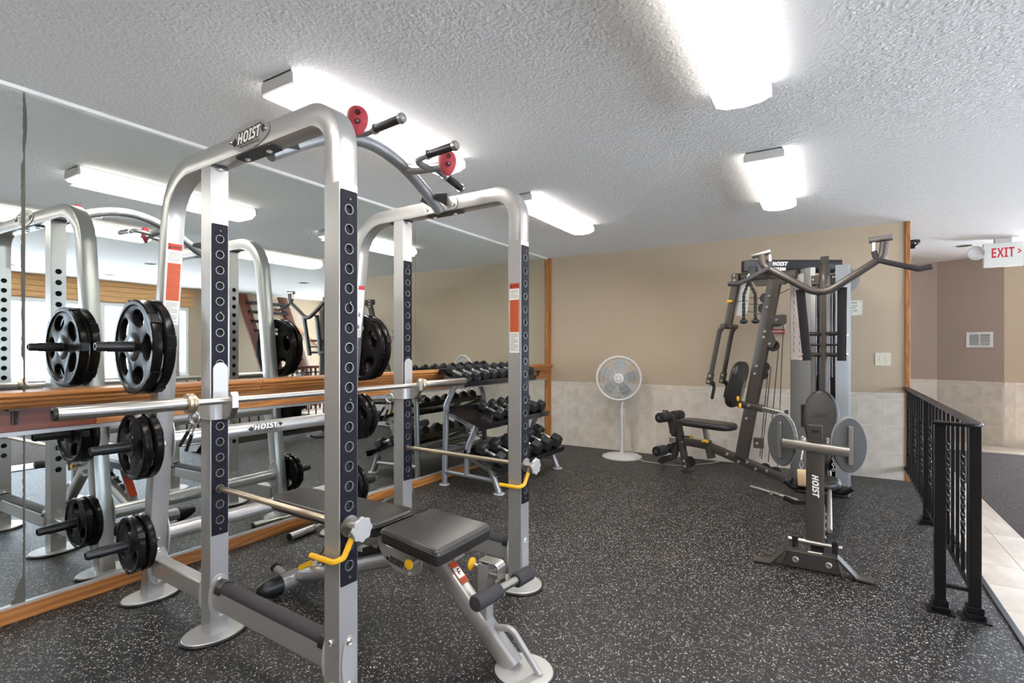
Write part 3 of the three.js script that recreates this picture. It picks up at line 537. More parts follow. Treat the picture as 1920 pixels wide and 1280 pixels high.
// ---------- weight plates ----------
function plateGeo(r, n, holeR, thick) { // grip plate, axis along z, from z = 0 to thick
  const s = ellipse(r * 0.93, r * 0.93);
  for (let i = 0; i < n; i++) { const a = i / n * Math.PI * 2 + 0.35, p = new THREE.Path(); p.absellipse(r * 0.63 * Math.cos(a), r * 0.63 * Math.sin(a), r * holeR * 1.5, r * holeR, 0, Math.PI * 2, true, a + Math.PI / 2); s.holes.push(p); }
  s.holes.push(hole(0, 0, 0.0255));
  const disc = new THREE.ExtrudeGeometry(s, { depth: thick * 0.5, bevelEnabled: true, bevelThickness: 0.004, bevelSize: 0.005, bevelOffset: -0.005, bevelSegments: 3, curveSegments: 20 }); disc.translate(0, 0, thick * 0.25);
  const hub = lathe([[0.0255, 0], [0.045, 0], [r * 0.34, thick * 0.2], [r * 0.36, thick * 0.5], [r * 0.34, thick * 0.8], [0.045, thick], [0.0255, thick]], V(0, 0, 0), Z, 32);
  const rim = lathe([[r * 0.87, thick * 0.15], [r * 0.9, 0], [r * 0.97, 0], [r, thick * 0.14], [r * 0.985, thick * 0.5], [r, thick * 0.86], [r * 0.97, thick], [r * 0.9, thick], [r * 0.87, thick * 0.85]], V(0, 0, 0), Z, 48);
  const lugs = []; for (let i = 0; i < n; i++) { const a = (i + 0.5) / n * Math.PI * 2 + 0.35, g = bx(-0.006, 0.006, -r * 0.11, r * 0.11, 0.001, thick - 0.001, 0.002); g.applyMatrix4(new THREE.Matrix4().makeRotationZ(a).setPosition(r * 0.985 * Math.cos(a), r * 0.985 * Math.sin(a), 0)); lugs.push(g); }
  const ring = lathe([[0.0245, -0.001], [0.031, -0.001], [0.031, thick + 0.001], [0.0245, thick + 0.001]], V(0, 0, 0), Z, 24);
  return { disc: toCreasedNormals(clean(disc), 0.6), hub, rim, lugs, ring };
}
const PG = { big: plateGeo(0.22, 5, 0.18, 0.042), mid: plateGeo(0.157, 3, 0.2, 0.036), small: plateGeo(0.135, 3, 0.17, 0.032) };
const words = { big: 'large glossy black grip plate on the top peg', mid: 'medium black grip plate on the middle peg', small: 'small black grip plate on the bottom peg' };
for (const [f, end] of [[0, 'near side of the rack'], [1, 'far side of the rack']]) for (const [kind, y] of [['big', 1.25], ['mid', 0.78], ['small', 0.30]]) {
  const th = { big: 0.042, mid: 0.036, small: 0.032 }[kind], gap = 0.012;
  for (let k = 0; k < 2; k++) {
    const t = thing('weight_plate', words[kind] + ', ' + end + (k ? ', outer one' : ', inner one'), 'weight plate', [0, 0, 0], 0, 'weight plates on the rack');
    const w = f ? 1.12 + 0.077 + 0.006 + k * (th + gap) : -0.006 - th - k * (th + gap);
    const p = V(legU(y), y - 0.001, -w - (f ? th : th)); p.applyAxisAngle(Y, TURN).add(V(...RACK)); t.position.copy(p); t.rotation.y = TURN;
    const spin = 0.4 + k * 0.5 + f * 0.9 + y;
    for (const [n, g, m] of [['disc', PG[kind].disc, M.plateWeb], ['hub', PG[kind].hub, M.plateRubber], ['rim', PG[kind].rim, M.plateRubber], ['steel_bushing', PG[kind].ring, M.bronzeDark]]) { const q = part(t, n, g, m); q.rotation.z = spin; if (n === 'rim') each(q, 'rubber_lug', PG[kind].lugs, M.plateRubber); }
  }
}
// ---------- spring collars ----------
function springCollar(name, label, pos, turn, tilt) {
  const t = thing(name, label, 'spring collar', pos, turn, 'spring collars');
  const coil = arcPath(60, (k) => { const a = k * Math.PI * 2 * 2.6; return V(0.027 * Math.cos(a), 0.027 * Math.sin(a), (k - 0.5) * 0.02); });
  part(t, 'coil', sweep(coil, circle(0.0032, 6)), M.chrome);
  for (const s of [-1, 1]) { const a = V(s * 0.014, -0.026, s * 0.009), b = V(s * 0.03 - 0.03, -0.14, s * 0.012); part(t, 'wire', rod(a, b.clone().lerp(a, 0.4), 0.0032, 8), M.chrome); part(t, 'grip', rod(b.clone().lerp(a, 0.62), b.clone().lerp(a, -0.05), 0.0075, 10), M.black, 'black handle grip'); }
  t.rotation.z = tilt; return t;
}
{ const p = R(-0.94, 0.94, -0.018).applyAxisAngle(Y, TURN).add(V(...RACK)); springCollar('spring_collar', 'spring collar with black grips hanging on the near post', [p.x, p.y, p.z], 0.3, -0.25);
  const q = R(-0.945, 0.94, 1.105).applyAxisAngle(Y, TURN).add(V(...RACK)); springCollar('spring_collar', 'spring collar with black grips hanging on the far post', [q.x, q.y, q.z], 0.2, -0.25); }

// ---------- adjustable bench ----------
{
  const b = thing('weight_bench', 'adjustable bench with black padded seat and backrest inside the rack', 'bench', [-1.45, 0, -1.71]);
  const padShape = (x0, x1, w0, w1, r) => { const s = new THREE.Shape(), q = Math.min(r, 0.06); s.moveTo(x0 + r, -w0); s.lineTo(x1 - q, -w1); s.quadraticCurveTo(x1, -w1, x1, -w1 + q); s.lineTo(x1, w1 - q); s.quadraticCurveTo(x1, w1, x1 - q, w1); s.lineTo(x0 + r, w0); s.quadraticCurveTo(x0, w0, x0, w0 - r); s.lineTo(x0, -w0 + r); s.quadraticCurveTo(x0, -w0, x0 + r, -w0); return s; };
  const bend = (g, x0, x1, drop) => { const p = g.attributes.position; for (let i = 0; i < p.count; i++) { const t = Math.max(0, (p.getX(i) - x0) / (x1 - x0)); p.setY(i, p.getY(i) - drop * t * t); } g.computeVertexNormals(); return toCreasedNormals(g, 0.9); };
  const back = part(b, 'backrest', cushion(padShape(-1.0, -0.205, 0.125, 0.145, 0.09), 0.062, 0.018).translate(0, 0.425, 0), M.vinyl, 'black vinyl backrest pad');
  part(back, 'piping', sweep([...padShape(-1.0, -0.205, 0.125, 0.145, 0.09).getPoints(10)].map((p) => V(p.x, 0.469, -p.y)), circle(0.0028, 6), { cap: false }), M.black);
  const seat = part(b, 'seat', bend(cushion(padShape(-0.15, 0.185, 0.165, 0.19, 0.03), 0.066, 0.018).translate(0, 0.427, 0), 0.0, 0.185, 0.028), M.vinyl, 'black vinyl seat pad');
  part(seat, 'piping', sweep(padShape(-0.151, 0.186, 0.166, 0.191, 0.03).getPoints(10).map((p) => V(p.x, 0.476 - 0.028 * Math.max(0, p.x / 0.185) ** 2, -p.y)), circle(0.0028, 6), { cap: false }), M.black);
  part(b, 'backrest_rail', bx(-0.9, -0.2, 0.375, 0.425, -0.03, 0.03, 0.006), M.silver);
  part(b, 'seat_rail', bx(-0.14, 0.15, 0.37, 0.425, -0.035, 0.035, 0.006), M.silver);
  part(b, 'spine', sweep([V(-0.86, 0.075, 0), V(-0.72, 0.12, 0), V(-0.14, 0.33, 0)], circle(0.036, 20).map(([x, y]) => [x, y * 1.15])), M.silver);
  part(b, 'rear_bar', rod(V(-0.9, 0.062, 0.11), V(-0.9, 0.062, -0.2), 0.04, 22), M.silver, 'thick silver rear foot tube');
  for (const [z, s] of [[0.11, 1], [-0.2, -1]]) part(b, 'foot_cap', (() => { const g = lathe([[0, 0.12], [0.02, 0.113], [0.036, 0.085], [0.045, 0.04], [0.046, 0], [0.04, -0.004]], V(-0.9, 0.062, z), V(-0.9, 0.062, z + s), 22); const p = g.attributes.position; for (let i = 0; i < p.count; i++) if (p.getY(i) < 0.03) p.setY(i, 0.03 - (0.03 - p.getY(i)) * 1.9 < 0 ? 0 : 0.03 - (0.03 - p.getY(i)) * 1.9); g.computeVertexNormals(); return toCreasedNormals(g, 0.8); })(), M.black, 'rounded black rubber foot');
  part(b, 'wheel_axle', rod(V(-0.93, 0.08, 0.06), V(-1.0, 0.1, 0.06), 0.02, 16), M.silver); part(b, 'wheel', rod(V(-0.995, 0.1, 0.06), V(-1.012, 0.105, 0.06), 0.024, 18), M.black);
  const lad = part(b, 'angle_ladder', bar(V(-0.70, 0.18, 0), V(-0.3, 0.33, 0), 0.03, 0.035, Y), M.black); each(lad, 'notch', [0, 1, 2, 3].map((k) => bx(-0.64 + k * 0.1, -0.61 + k * 0.1, 0.215 + k * 0.0375, 0.235 + k * 0.0375, -0.02, 0.02, 0.004)), M.silverPlate);
  part(b, 'support_strut', bar(V(-0.72, 0.17, 0), V(-0.56, 0.38, 0), 0.055, 0.012, Y), M.silver);
  part(b, 'caution_label', (() => { const d = V(0.16, 0.21, 0).normalize(); return decal(0.05, 0.16, V(-0.655, 0.265, 0).addScaledVector(V(-d.y, d.x, 0), 0.008), Z, d); })(), std({ color: 0xc8431c, roughness: 0.5 }), 'orange caution sticker');
  part(b, 'yellow_lever', rod(V(-0.80, 0.15, 0.0), V(-0.765, 0.165, 0.085), 0.0135, 14), M.yellow, 'yellow adjusting lever');
  // badge plate beside the seat pivot
  const sp = new THREE.Shape(); sp.moveTo(-0.265, 0.43); sp.lineTo(-0.235, 0.43); sp.quadraticCurveTo(-0.2, 0.36, -0.13, 0.385); sp.lineTo(0.02, 0.425); sp.lineTo(0.0, 0.31); sp.quadraticCurveTo(-0.03, 0.275, -0.1, 0.28); sp.quadraticCurveTo(-0.24, 0.3, -0.265, 0.43);
  for (const z of [0.066, -0.074]) { const q = part(b, 'pivot_plate', plate(sp, 0.008, V(0, 0, z), X, Y, 0.0015, 8), M.silver); if (z > 0) { part(q, 'badge', decal(0.135, 0.045, V(-0.135, 0.32, z + 0.008), V(1, -0.22, 0).normalize(), V(0.22, 1, 0).normalize()), badgeDark, 'dark slanted lettering'); part(q, 'bolt', bolt(V(-0.06, 0.29, z + 0.008), Z, 0.007), M.chrome); } }
  part(b, 'pop_pin', [lathe([[0, 0.03], [0.012, 0.03], [0.021, 0.026], [0.021, 0.02], [0.012, 0.016], [0.009, 0]], V(-0.02, 0.355, 0.1), V(-0.02, 0.355, 1), 20)], M.yellow, 'yellow pull pin under the seat'); part(b, 'pin_barrel', rod(V(-0.02, 0.355, 0.03), V(-0.02, 0.355, 0.108), 0.011, 14), M.chrome);
  // front leg
  const leg = part(b, 'front_leg', sweep(fillet([V(-0.12, 0.375, 0), V(0.02, 0.37, 0), V(0.41, 0.01, 0)], 0.09, 8), rectProfile(0.084, 0.07, 0.026, 4), { up: Z }), M.silver, 'thick slanted silver leg');
  part(leg, 'caution_label', (() => { const d = V(-0.39, 0.36, 0).normalize(); return decal(0.045, 0.1, V(0.115, 0.283, 0).addScaledVector(V(-d.y, d.x, 0).negate(), 0.0424), Z.clone().negate(), d); })(), std({ map: canvasTex(64, 144, (g, w, h) => { g.fillStyle = '#cf5326'; g.fillRect(0, 0, w, h); g.fillStyle = '#eeeae2'; g.fillRect(4, 38, w - 8, 66); g.fillStyle = '#222'; g.fillRect(24, 56, 8, 30); g.fillRect(24, 66, 24, 7); g.fillRect(30, 48, 20, 8); scribble(g, 8, 10, 48, 2, 10, '#6d2008'); scribble(g, 8, 114, 48, 2, 10, '#6d2008'); }), roughness: 0.5 }), 'orange and white sticker');
  const fp = new THREE.Shape(); fp.absellipse(0.455, 0, 0.115, 0.105, 0, Math.PI * 2); const fo = new THREE.Shape(); fo.absellipse(0.455, 0, 0.124, 0.114, 0, Math.PI * 2);
  part(b, 'foot_plate', plate(fp, 0.008, V(0, 0.008, 0), X, nZ, 0.003, 22), M.silverPlate); part(b, 'foot_rim', plate(fo, 0.011, V(0, 0, 0), X, nZ, 0.003, 22), M.black);
  part(b, 'carry_handle', tube([V(0.31, 0.135, 0), V(0.40, 0.155, 0), V(0.525, 0.014, 0)], 0.013, 0.045), M.silver);
  const post = part(b, 'roller_post', bx(0.255, 0.30, 0.13, 0.385, -0.024, 0.024, 0.004), M.silver);
  part(b, 'roller_bracket', sweep(fillet([V(0.262, 0.398, 0), V(0.352, 0.398, 0), V(0.352, 0.26, 0)], 0.02, 6), rectProfile(0.006, 0.056, 0.0015, 1), { up: Z }), M.steel, 'bent steel bracket');
  part(b, 'bracket_peg', rod(V(0.30, 0.345, 0), V(0.35, 0.345, 0), 0.014, 14), M.steel);
  part(b, 'knob_shaft', rod(V(0.255, 0.362, 0), V(0.215, 0.364, 0), 0.007, 12), M.chrome); part(b, 'knob', lathe([[0.007, 0], [0.016, 0.006], [0.026, 0.012], [0.026, 0.018], [0.012, 0.022], [0, 0.022]], V(0.225, 0.364, 0), V(-1, 0.364, 0), 20), M.yellow, 'yellow adjusting knob');
  part(b, 'roller_axle', rod(V(0.385, 0.335, 0.16), V(0.385, 0.31, -0.13), 0.0165, 18), M.steel);
  for (const [a, c] of [[0.225, 0.07], [-0.055, -0.17]]) part(b, 'foam_roller', (() => { const n = 0.155, y = (z) => 0.32 + z * 0.086; return lathe([[0, 0], [0.024, 0.001], [0.0295, 0.009], [0.0295, Math.abs(a - c) - 0.006], [0.024, Math.abs(a - c)], [0, Math.abs(a - c)]], V(0.385, y(a), a), V(0.385, y(c), c), 24); })(), M.foam, 'dark foam roller');
}
// ---------- curl bar lying by the mirror ----------
{
  const t = thing('curl_bar', 'chrome curl bar lying on the floor against the mirror', 'curl bar', [-3.015, 0.026, -2.72], 0.075);
  part(t, 'shaft', tube([V(0, 0, 0.44), V(0, 0, 0.3), V(0.05, 0.0, 0.16), V(-0.02, 0, 0), V(0.05, 0, -0.16), V(0, 0, -0.3), V(0, 0, -0.44)], 0.0135, 0.05), M.chrome);
  for (const s of [-1, 1]) { part(t, 'sleeve', rod(V(0, 0, s * 0.45), V(0, 0, s * 0.625), 0.025, 20), M.chrome); part(t, 'collar', rod(V(0, 0, s * 0.43), V(0, 0, s * 0.452), 0.0255, 20), M.steel); part(t, 'end_cap', rod(V(0, 0, s * 0.625), V(0, 0, s * 0.632), 0.022, 18), M.black); }
}
// ---------- dumbbell rack ----------
const DR = [0, 0, 0];
{
  const t = thing('dumbbell_rack', 'three tier grey dumbbell rack with black trays by the mirror', 'dumbbell rack', [-2.7, 0, -4.3]);
  const D = (x, y, z) => V(x + 2.7, y, z + 4.3), tiers = [[-3.02, 1.03, -2.72, 0.935], [-2.90, 0.68, -2.565, 0.557], [-2.74, 0.325, -2.384, 0.194]];
  for (const [x0, y0, x1, y1] of tiers) {
    const d = V(x1 - x0, y1 - y0, 0), L = d.length(); d.normalize(); const n = V(-d.y, d.x, 0), a = D(x0, y0, 0);
    const at = (s, h, z) => a.clone().addScaledVector(d, s).addScaledVector(n, h).setZ(z + 4.3);
    const prof = [[0, 0.03], [0, 0], [L, 0], [L, 0.03]];
    const g = []; const panel = (s0, s1, h0, h1) => { const P = [[s0, h0], [s1, h0], [s1, h1], [s0, h1]]; const s = shapeOf(P); const e = new THREE.ExtrudeGeometry(s, { depth: 1.3, bevelEnabled: false }); e.applyMatrix4(new THREE.Matrix4().makeBasis(d, n, V(0, 0, 1)).setPosition(at(0, 0, -4.95))); return clean(e); };
    const tray = part(t, 'tray', panel(0, L, 0, 0.004), M.blackGloss, 'tilted black steel tray');
    part(tray, 'front_lip', panel(L - 0.004, L, -0.03, 0.026), M.blackGloss); part(tray, 'back_lip', panel(0, 0.004, -0.02, 0.03), M.blackGloss);
  }
  for (const z of [-3.72, -4.84]) {
    part(t, 'rear_post', tube([D(-3.005, 0.006, z), D(-2.985, 0.73, z), D(-2.86, 0.955, z)], 0.026, 0.12, 18), M.tubeGrey);
    part(t, 'middle_post', tube([D(-2.755, 0.11, z), D(-2.74, 0.36, z), D(-2.64, 0.57, z)], 0.026, 0.12, 18), M.tubeGrey);
    part(t, 'front_leg', rod(D(-2.50, 0.21, z), D(-2.41, 0.008, z), 0.027, 18), M.tubeGrey);
    part(t, 'foot_rail', rod(D(-3.0, 0.12, z), D(-2.45, 0.105, z), 0.021, 16), M.tubeGrey);
    for (const x of [-3.005, -2.41]) part(t, 'foot_disc', lathe([[0, 0.01], [0.03, 0.01], [0.048, 0.006], [0.05, 0]], D(x, 0, z), D(x, 1, z), 22), M.silverPlate);
    const arm1 = part(t, 'tray_arm', bar(D(-2.96, 0.665, z), D(-2.60, 0.525, z), 0.03, 0.05, Y, 0.006), M.tubeGrey);
    part(t, 'tray_arm', bar(D(-2.79, 0.31, z), D(-2.42, 0.165, z), 0.03, 0.05, Y, 0.006), M.tubeGrey); part(t, 'tray_arm', bar(D(-3.0, 0.985, z), D(-2.76, 0.905, z), 0.03, 0.04, Y, 0.006), M.tubeGrey);
    if (z === -3.72) part(arm1, 'badge', (() => { const d = V(0.36, -0.14, 0).normalize(); return decal(0.15, 0.038, D(-2.80, 0.604, z + 0.0155), d, V(-d.y, d.x, 0)); })(), decalMat(canvasTex(256, 64, (g, w, h) => { g.clearRect(0, 0, w, h); g.font = 'bold 44px sans-serif'; g.textAlign = 'center'; g.textBaseline = 'middle'; g.fillStyle = '#0d0d0f'; g.fillText('HAMPTON', w / 2, h / 2); })), 'black lettering');
  }
  for (const [x, y] of [[-2.98, 0.3], [-2.745, 0.2]]) part(t, 'back_rail', rod(D(x, y, -3.72), D(x, y, -4.84), 0.018, 14), M.tubeGrey);
  // hex dumbbells
  function hexDumbbell(r, hl, gl) { // axis along x, centred
    const head = (s) => { const p = []; for (let i = 0; i < 6; i++) p.push([r * Math.cos((i + 0.5) * Math.PI / 3), r * Math.sin((i + 0.5) * Math.PI / 3)]);
      const e = new THREE.ExtrudeGeometry(shapeOf(p), { depth: hl - 2 * r * 0.22, bevelEnabled: true, bevelThickness: r * 0.22, bevelSize: r * 0.2, bevelOffset: -r * 0.2, bevelSegments: 2 }); e.translate(0, 0, r * 0.22); e.rotateY(Math.PI / 2); e.translate(s > 0 ? gl / 2 : -gl / 2 - hl, 0, 0); return toCreasedNormals(clean(e), 0.35); };
    return { heads: [head(-1), head(1)], handle: lathe([[0.011, 0], [0.0125, 0.012], [0.0165, gl * 0.4], [0.0168, gl * 0.6], [0.0125, gl - 0.012], [0.011, gl]], V(-gl / 2, 0, 0), V(gl, 0, 0), 16), collars: [-1, 1].map((s) => lathe([[0.012, 0], [0.019, 0], [0.019, 0.008], [0.012, 0.01]], V(s * gl / 2, 0, 0), V(0, 0, 0), 16)) };
  }
  const order = ['first', 'second', 'third', 'fourth', 'fifth', 'sixth', 'seventh', 'eighth', 'ninth'];
  const rows = [['small black hex dumbbell on the top tray', 0, 9, -3.735, -4.89, 0.042, 0.05, 0.066, 0.12], ['medium black hex dumbbell on the middle tray', 1, 6, -4.06, -4.85, 0.052, 0.062, 0.075, 0.125], ['large black hex dumbbell on the bottom tray', 2, 6, -3.80, -4.84, 0.064, 0.075, 0.095, 0.125]];
  for (const [label, tier, n, z0, z1, r0, r1, hl, gl] of rows) for (let k = 0; k < n; k++) {
    const r = lerp(r0, r1, k / (n - 1)), z = lerp(z0, z1, k / (n - 1)), g = hexDumbbell(r, hl * (0.9 + 0.2 * k / n), gl);
    const [x0, y0, x1, y1] = tiers[tier], d = V(x1 - x0, y1 - y0, 0), L = d.length(); d.normalize(); const nn = V(-d.y, d.x, 0);
    const o = thing('hex_dumbbell', label + ', ' + order[k] + ' from the power rack', 'dumbbell', [0, 0, 0], 0, 'hex dumbbells');
    o.position.copy(V(x0, y0, z).addScaledVector(d, L * 0.5).addScaledVector(nn, 0.0045 + r * Math.cos(Math.PI / 6))); o.rotation.z = Math.atan2(d.y, d.x);
    for (const h of g.heads) part(o, 'head', h, M.hex); part(o, 'handle', g.handle, M.chrome, 'chrome handle'); for (const c of g.collars) part(o, 'collar', c, M.chrome);
  }
}
// ---------- multi station gym ----------
{
  const O = [-0.06, 0, -5.0], gym = thing('multi_gym', 'dark bronze multi station weight machine with silver weight tower', 'exercise machine', O);
  const G = (x, y, z) => V(x - O[0], y, z - O[2]);
  const D = V(0.9458, 0, 0.3248), N = V(-0.3248, 0, 0.9458), A0 = G(-1.24, 0, -5.44);
  const S = (s, y, o = 0) => A0.clone().addScaledVector(D, s).addScaledVector(N, o).setY(y);
  const P = (name, geo, mat, label) => part(gym, name, geo, mat, label);
  const nb = (name, p, dir = N, r = 0.013) => part(gym, name, bolt(p, dir, r), M.steel);
  // weight tower: two shrouds, poster, mast
  const shroud = (pts, y0, y1, r) => { const g = new THREE.ExtrudeGeometry(shapeOf(pts.map(([x, z]) => [x - O[0], -(z - O[2])])), { depth: y1 - y0, bevelEnabled: true, bevelThickness: 0.006, bevelSize: 0.006, bevelOffset: -0.006, bevelSegments: 2 }); g.rotateX(-Math.PI / 2); g.translate(0, y0, 0); return toCreasedNormals(clean(g), 0.4); };
  P('shroud', shroud([[-0.30, -5.375], [-0.175, -5.18], [-0.135, -5.152], [-0.098, -5.15], [-0.098, -5.19], [-0.13, -5.2], [-0.17, -5.22], [-0.28, -5.40]], 0.01, 1.94), M.shroud, 'silver grey tower shroud with poster');
  P('shroud', shroud([[0.048, -5.112], [0.135, -5.135], [0.155, -5.16], [0.165, -5.42], [0.14, -5.42], [0.13, -5.18], [0.05, -5.155]], 0.01, 1.94), M.shroud, 'silver grey tower shroud');
  P('rear_shroud', shroud([[-0.29, -5.40], [0.16, -5.42], [0.16, -5.46], [-0.29, -5.44]], 0.05, 1.9), M.shroud);
  P('round_cap', plate(ellipse(0.11, 0.11), 0.012, G(0.12, 1.84, -5.36), X, Y, 0.002, 20), M.shroud);
  const posterTex = canvasTex(256, 896, (g, w, h) => { g.fillStyle = '#efe6e4'; g.fillRect(0, 0, w, h); g.fillStyle = '#c9484a'; g.fillRect(70, 66, 110, 7); g.fillRect(150, 858, 70, 9); g.strokeStyle = '#d8c3c4'; g.lineWidth = 2; g.strokeStyle = '#cdb4b6';
    for (let r = 0; r < 10; r++) for (let c = 0; c < 2; c++) { const x = 14 + c * 116, y = 104 + r * 73; g.strokeRect(x, y, 108, 66); g.strokeStyle = '#33302f'; g.lineWidth = 6; g.beginPath(); const a = rnd() * 14 - 7; g.moveTo(x + 34, y + 12); g.lineTo(x + 46 + a, y + 34); g.lineTo(x + 34 + a, y + 56); g.moveTo(x + 46 + a, y + 34); g.lineTo(x + 68, y + 30 + a); g.moveTo(x + 46 + a, y + 40); g.lineTo(x + 62, y + 58); g.stroke(); g.fillStyle = '#33302f'; g.beginPath(); g.arc(x + 32, y + 9, 5, 0, 6.3); g.fill(); g.lineWidth = 2; g.strokeStyle = '#cdb4b6'; } });
  { const a = G(-0.30, 0, -5.375), b = G(-0.175, 0, -5.18), t = b.clone().sub(a).normalize(); P('exercise_chart', decal(0.2, 0.76, a.clone().addScaledVector(t, 0.113).setY(1.525).addScaledVector(V(-t.z, 0, t.x), 0.0015), t, Y), std({ map: posterTex, roughness: 0.5 }), 'white exercise chart with two columns of small figures'); }
  P('mast', [bx(0.0, 0.062, 0.1, 2.02, -0.12, -0.07, 0.004)].map((g) => g)[0], M.bronzeDark, 'dark square mast behind the shrouds');
  P('front_column', tube([G(-0.03, 0.86, -4.98), G(-0.03, 1.82, -4.98), G(-0.028, 1.94, -5.06)], 0.04, 0.1, 18), M.bronze, 'grey brown column between the shrouds');
  for (const x of [-0.095, 0.03]) { P('guide_rod', rod(G(x, 0.15, -5.2), G(x, 1.88, -5.2), 0.0095, 12), M.chrome); }
  P('cross_head', bx(-0.07, 0.12, 1.79, 1.87, -0.155, -0.115, 0.004), M.bronze); nb('bolt', G(-0.115, 1.835, -5.113), Z); nb('bolt', G(0.035, 1.845, -5.113), Z);
  P('weight_stack', bx(-0.02, 0.1, 0.12, 1.0, -0.33, -0.18, 0.004), M.black, 'black stack of weights inside the tower');
  P('tower_base', bx(-0.2, 0.2, 0.01, 0.1, -0.4, -0.1, 0.006), M.bronze);
  // lettered top beam towards the high pulley
  { const a = G(-0.60, 1.975, -5.03), b = G(0.09, 1.975, -5.45), t = b.clone().sub(a).normalize(), n = V(-t.z, 0, t.x); const beam = P('top_beam', bar(a, b, 0.05, 0.115, Y, 0.006), M.bronzeDark, 'black top beam with white lettering');
    part(beam, 'badge', decal(0.2, 0.1, a.clone().lerp(b, 0.31).addScaledVector(n, 0.0258), t, Y), decalMat(canvasTex(256, 128, (g, w, h) => { g.clearRect(0, 0, w, h); g.fillStyle = '#eeece6'; g.strokeStyle = '#eeece6'; g.lineWidth = 3; g.textAlign = 'center'; g.textBaseline = 'middle'; g.save(); g.transform(1, 0, -0.25, 1, 134, 38); g.font = 'bold 58px sans-serif'; g.fillText('HOIST', 0, 0); g.strokeText('HOIST', 0, 0); g.restore(); g.save(); g.transform(1, 0, -0.2, 1, 134, 98); g.font = 'bold 46px sans-serif'; g.fillText('H2200', 0, 0); g.strokeText('H2200', 0, 0); g.restore(); })), 'white slanted lettering');
    const blk = P('pulley_block', bx(-0.05, 0.05, -0.05, 0.05, -0.035, 0.035, 0.006).rotateY(0.5).translate(a.x - 0.01, 1.975, a.z + 0.01), M.bronzeDark); P('high_pulley', rod(a.clone().add(V(0.02, -0.045, 0.06)), a.clone().add(V(0.04, -0.045, 0.03)), 0.045, 20), M.black);
    P('carabiner', tube([a.clone().add(V(0.0, -0.07, 0.05)), a.clone().add(V(0.014, -0.1, 0.05)), a.clone().add(V(0, -0.13, 0.05)), a.clone().add(V(-0.014, -0.1, 0.05)), a.clone().add(V(0, -0.07, 0.05))], 0.004, 0.012, 8), M.chrome); }
  // left station: floor beam, leg developer, seat, mast, pec arms
  const rect = (w, h, r = 0.006) => rectProfile(w, h, r);
  P('station_beam', sweep(fillet([S(-0.02, 0.295), S(0.22, 0.29), S(1.02, 0.085)], 0.12, 6), rect(0.075, 0.055), { up: N }), M.bronze);
  for (const s of [0.45, 0.56, 0.64, 0.72, 0.82]) nb('bolt', S(s, lerp(0.29, 0.085, (s - 0.22) / 0.8) + (s === 0.56 || s === 0.72 ? -0.014 : 0.012), 0.029));
  P('foot_post', bar(S(-0.1, 0.5), S(0, 0.015), 0.055, 0.06, N), M.bronze); P('foot_plate', bx(-0.055, 0.055, 0, 0.012, -0.045, 0.045, 0.003).rotateY(-0.33).translate(S(0.005, 0).x, 0, S(0, 0).z), M.bronze);
  nb('bolt', S(-0.03, 0.29, 0.032)); nb('bolt', S(-0.012, 0.1, 0.032)); nb('bolt', S(-0.004, 0.045, 0.032));
  const cam = shapeOf([[-0.26, 0.60], [-0.2, 0.60], [-0.14, 0.56], [-0.1, 0.5], [-0.1, 0.4], [-0.13, 0.34], [-0.17, 0.36], [-0.19, 0.46], [-0.25, 0.54]]);
  P('pivot_plate', plate(cam, 0.01, A0.clone().addScaledVector(N, 0.03), D, Y, 0.001), M.bronze); nb('bolt', S(-0.232, 0.575, 0.041));
  P('leg_arm', sweep(fillet([S(-0.16, 0.42, -0.005), S(-0.12, 0.25, -0.005), S(-0.14, 0.12, -0.005), S(-0.3, 0.055, -0.005)], 0.07, 6), rect(0.055, 0.045), { up: N }), M.bronze);
  P('arm_gusset', plate(shapeOf([[-0.33, 0.03], [-0.27, 0.02], [-0.16, 0.09], [-0.15, 0.15], [-0.27, 0.1], [-0.33, 0.06]]), 0.01, A0.clone().addScaledVector(N, 0.02), D, Y, 0.001), M.bronze);
  for (const [s, y] of [[-0.19, 0.535], [-0.225, 0.185]]) {
    P('roller_axle', rod(S(s, y, -0.2), S(s, y, 0.2), 0.012, 10), M.steel);
    for (const o of [-1, 1]) { const r = P('foam_roller', rod(S(s, y, o * 0.05), S(s, y, o * 0.19), 0.052, 22), M.foam, 'brown black foam roller'); part(r, 'end_cap', [lathe([[0.05, 0], [0.05, 0.012], [0.03, 0.016], [0, 0.016]], S(s, y, o * 0.188), S(s, y, o * 5), 20)], M.black); part(r, 'hub', rod(S(s, y, o * 0.2), S(s, y, o * 0.208), 0.02, 14), M.steel); }
  }
  P('clevis', bx(-0.03, 0.03, -0.03, 0.03, -0.03, 0.03, 0.006).translate(S(-0.12, 0.3, 0.06).x, 0.31, S(-0.12, 0.3, 0.06).z), M.steel);
  P('seat_post', bar(S(0.275, 0.17), S(0.232, 0.335), 0.06, 0.065, N), M.bronze); P('seat_stem', bar(S(0.232, 0.33), S(0.2, 0.465), 0.04, 0.045, N), M.steel, 'chrome seat stem with holes');
  P('seat_pin', rod(S(0.25, 0.33, 0.03), S(0.225, 0.345, 0.075), 0.017, 14), M.yellow, 'yellow pull pin'); P('start_pin', rod(S(-0.07, 0.345, 0.01), S(0.05, 0.35, 0.01), 0.008, 10), M.black); P('start_pin_tip', rod(S(0.05, 0.35, 0.01), S(0.075, 0.352, 0.01), 0.014, 12), M.yellow);
  const flat = (L, W, r, h, rd) => { const s = rrect(L, W, r); return cushion(s, h, rd); };
  const turnTo = new THREE.Matrix4().makeBasis(D, Y, N);
  { const g = flat(0.56, 0.28, 0.11, 0.062, 0.026); g.rotateZ(-0.012); g.applyMatrix4(turnTo); const c = S(0.228, 0.468); g.translate(c.x, c.y, c.z); P('seat', g, M.vinyl, 'black vinyl seat pad'); }
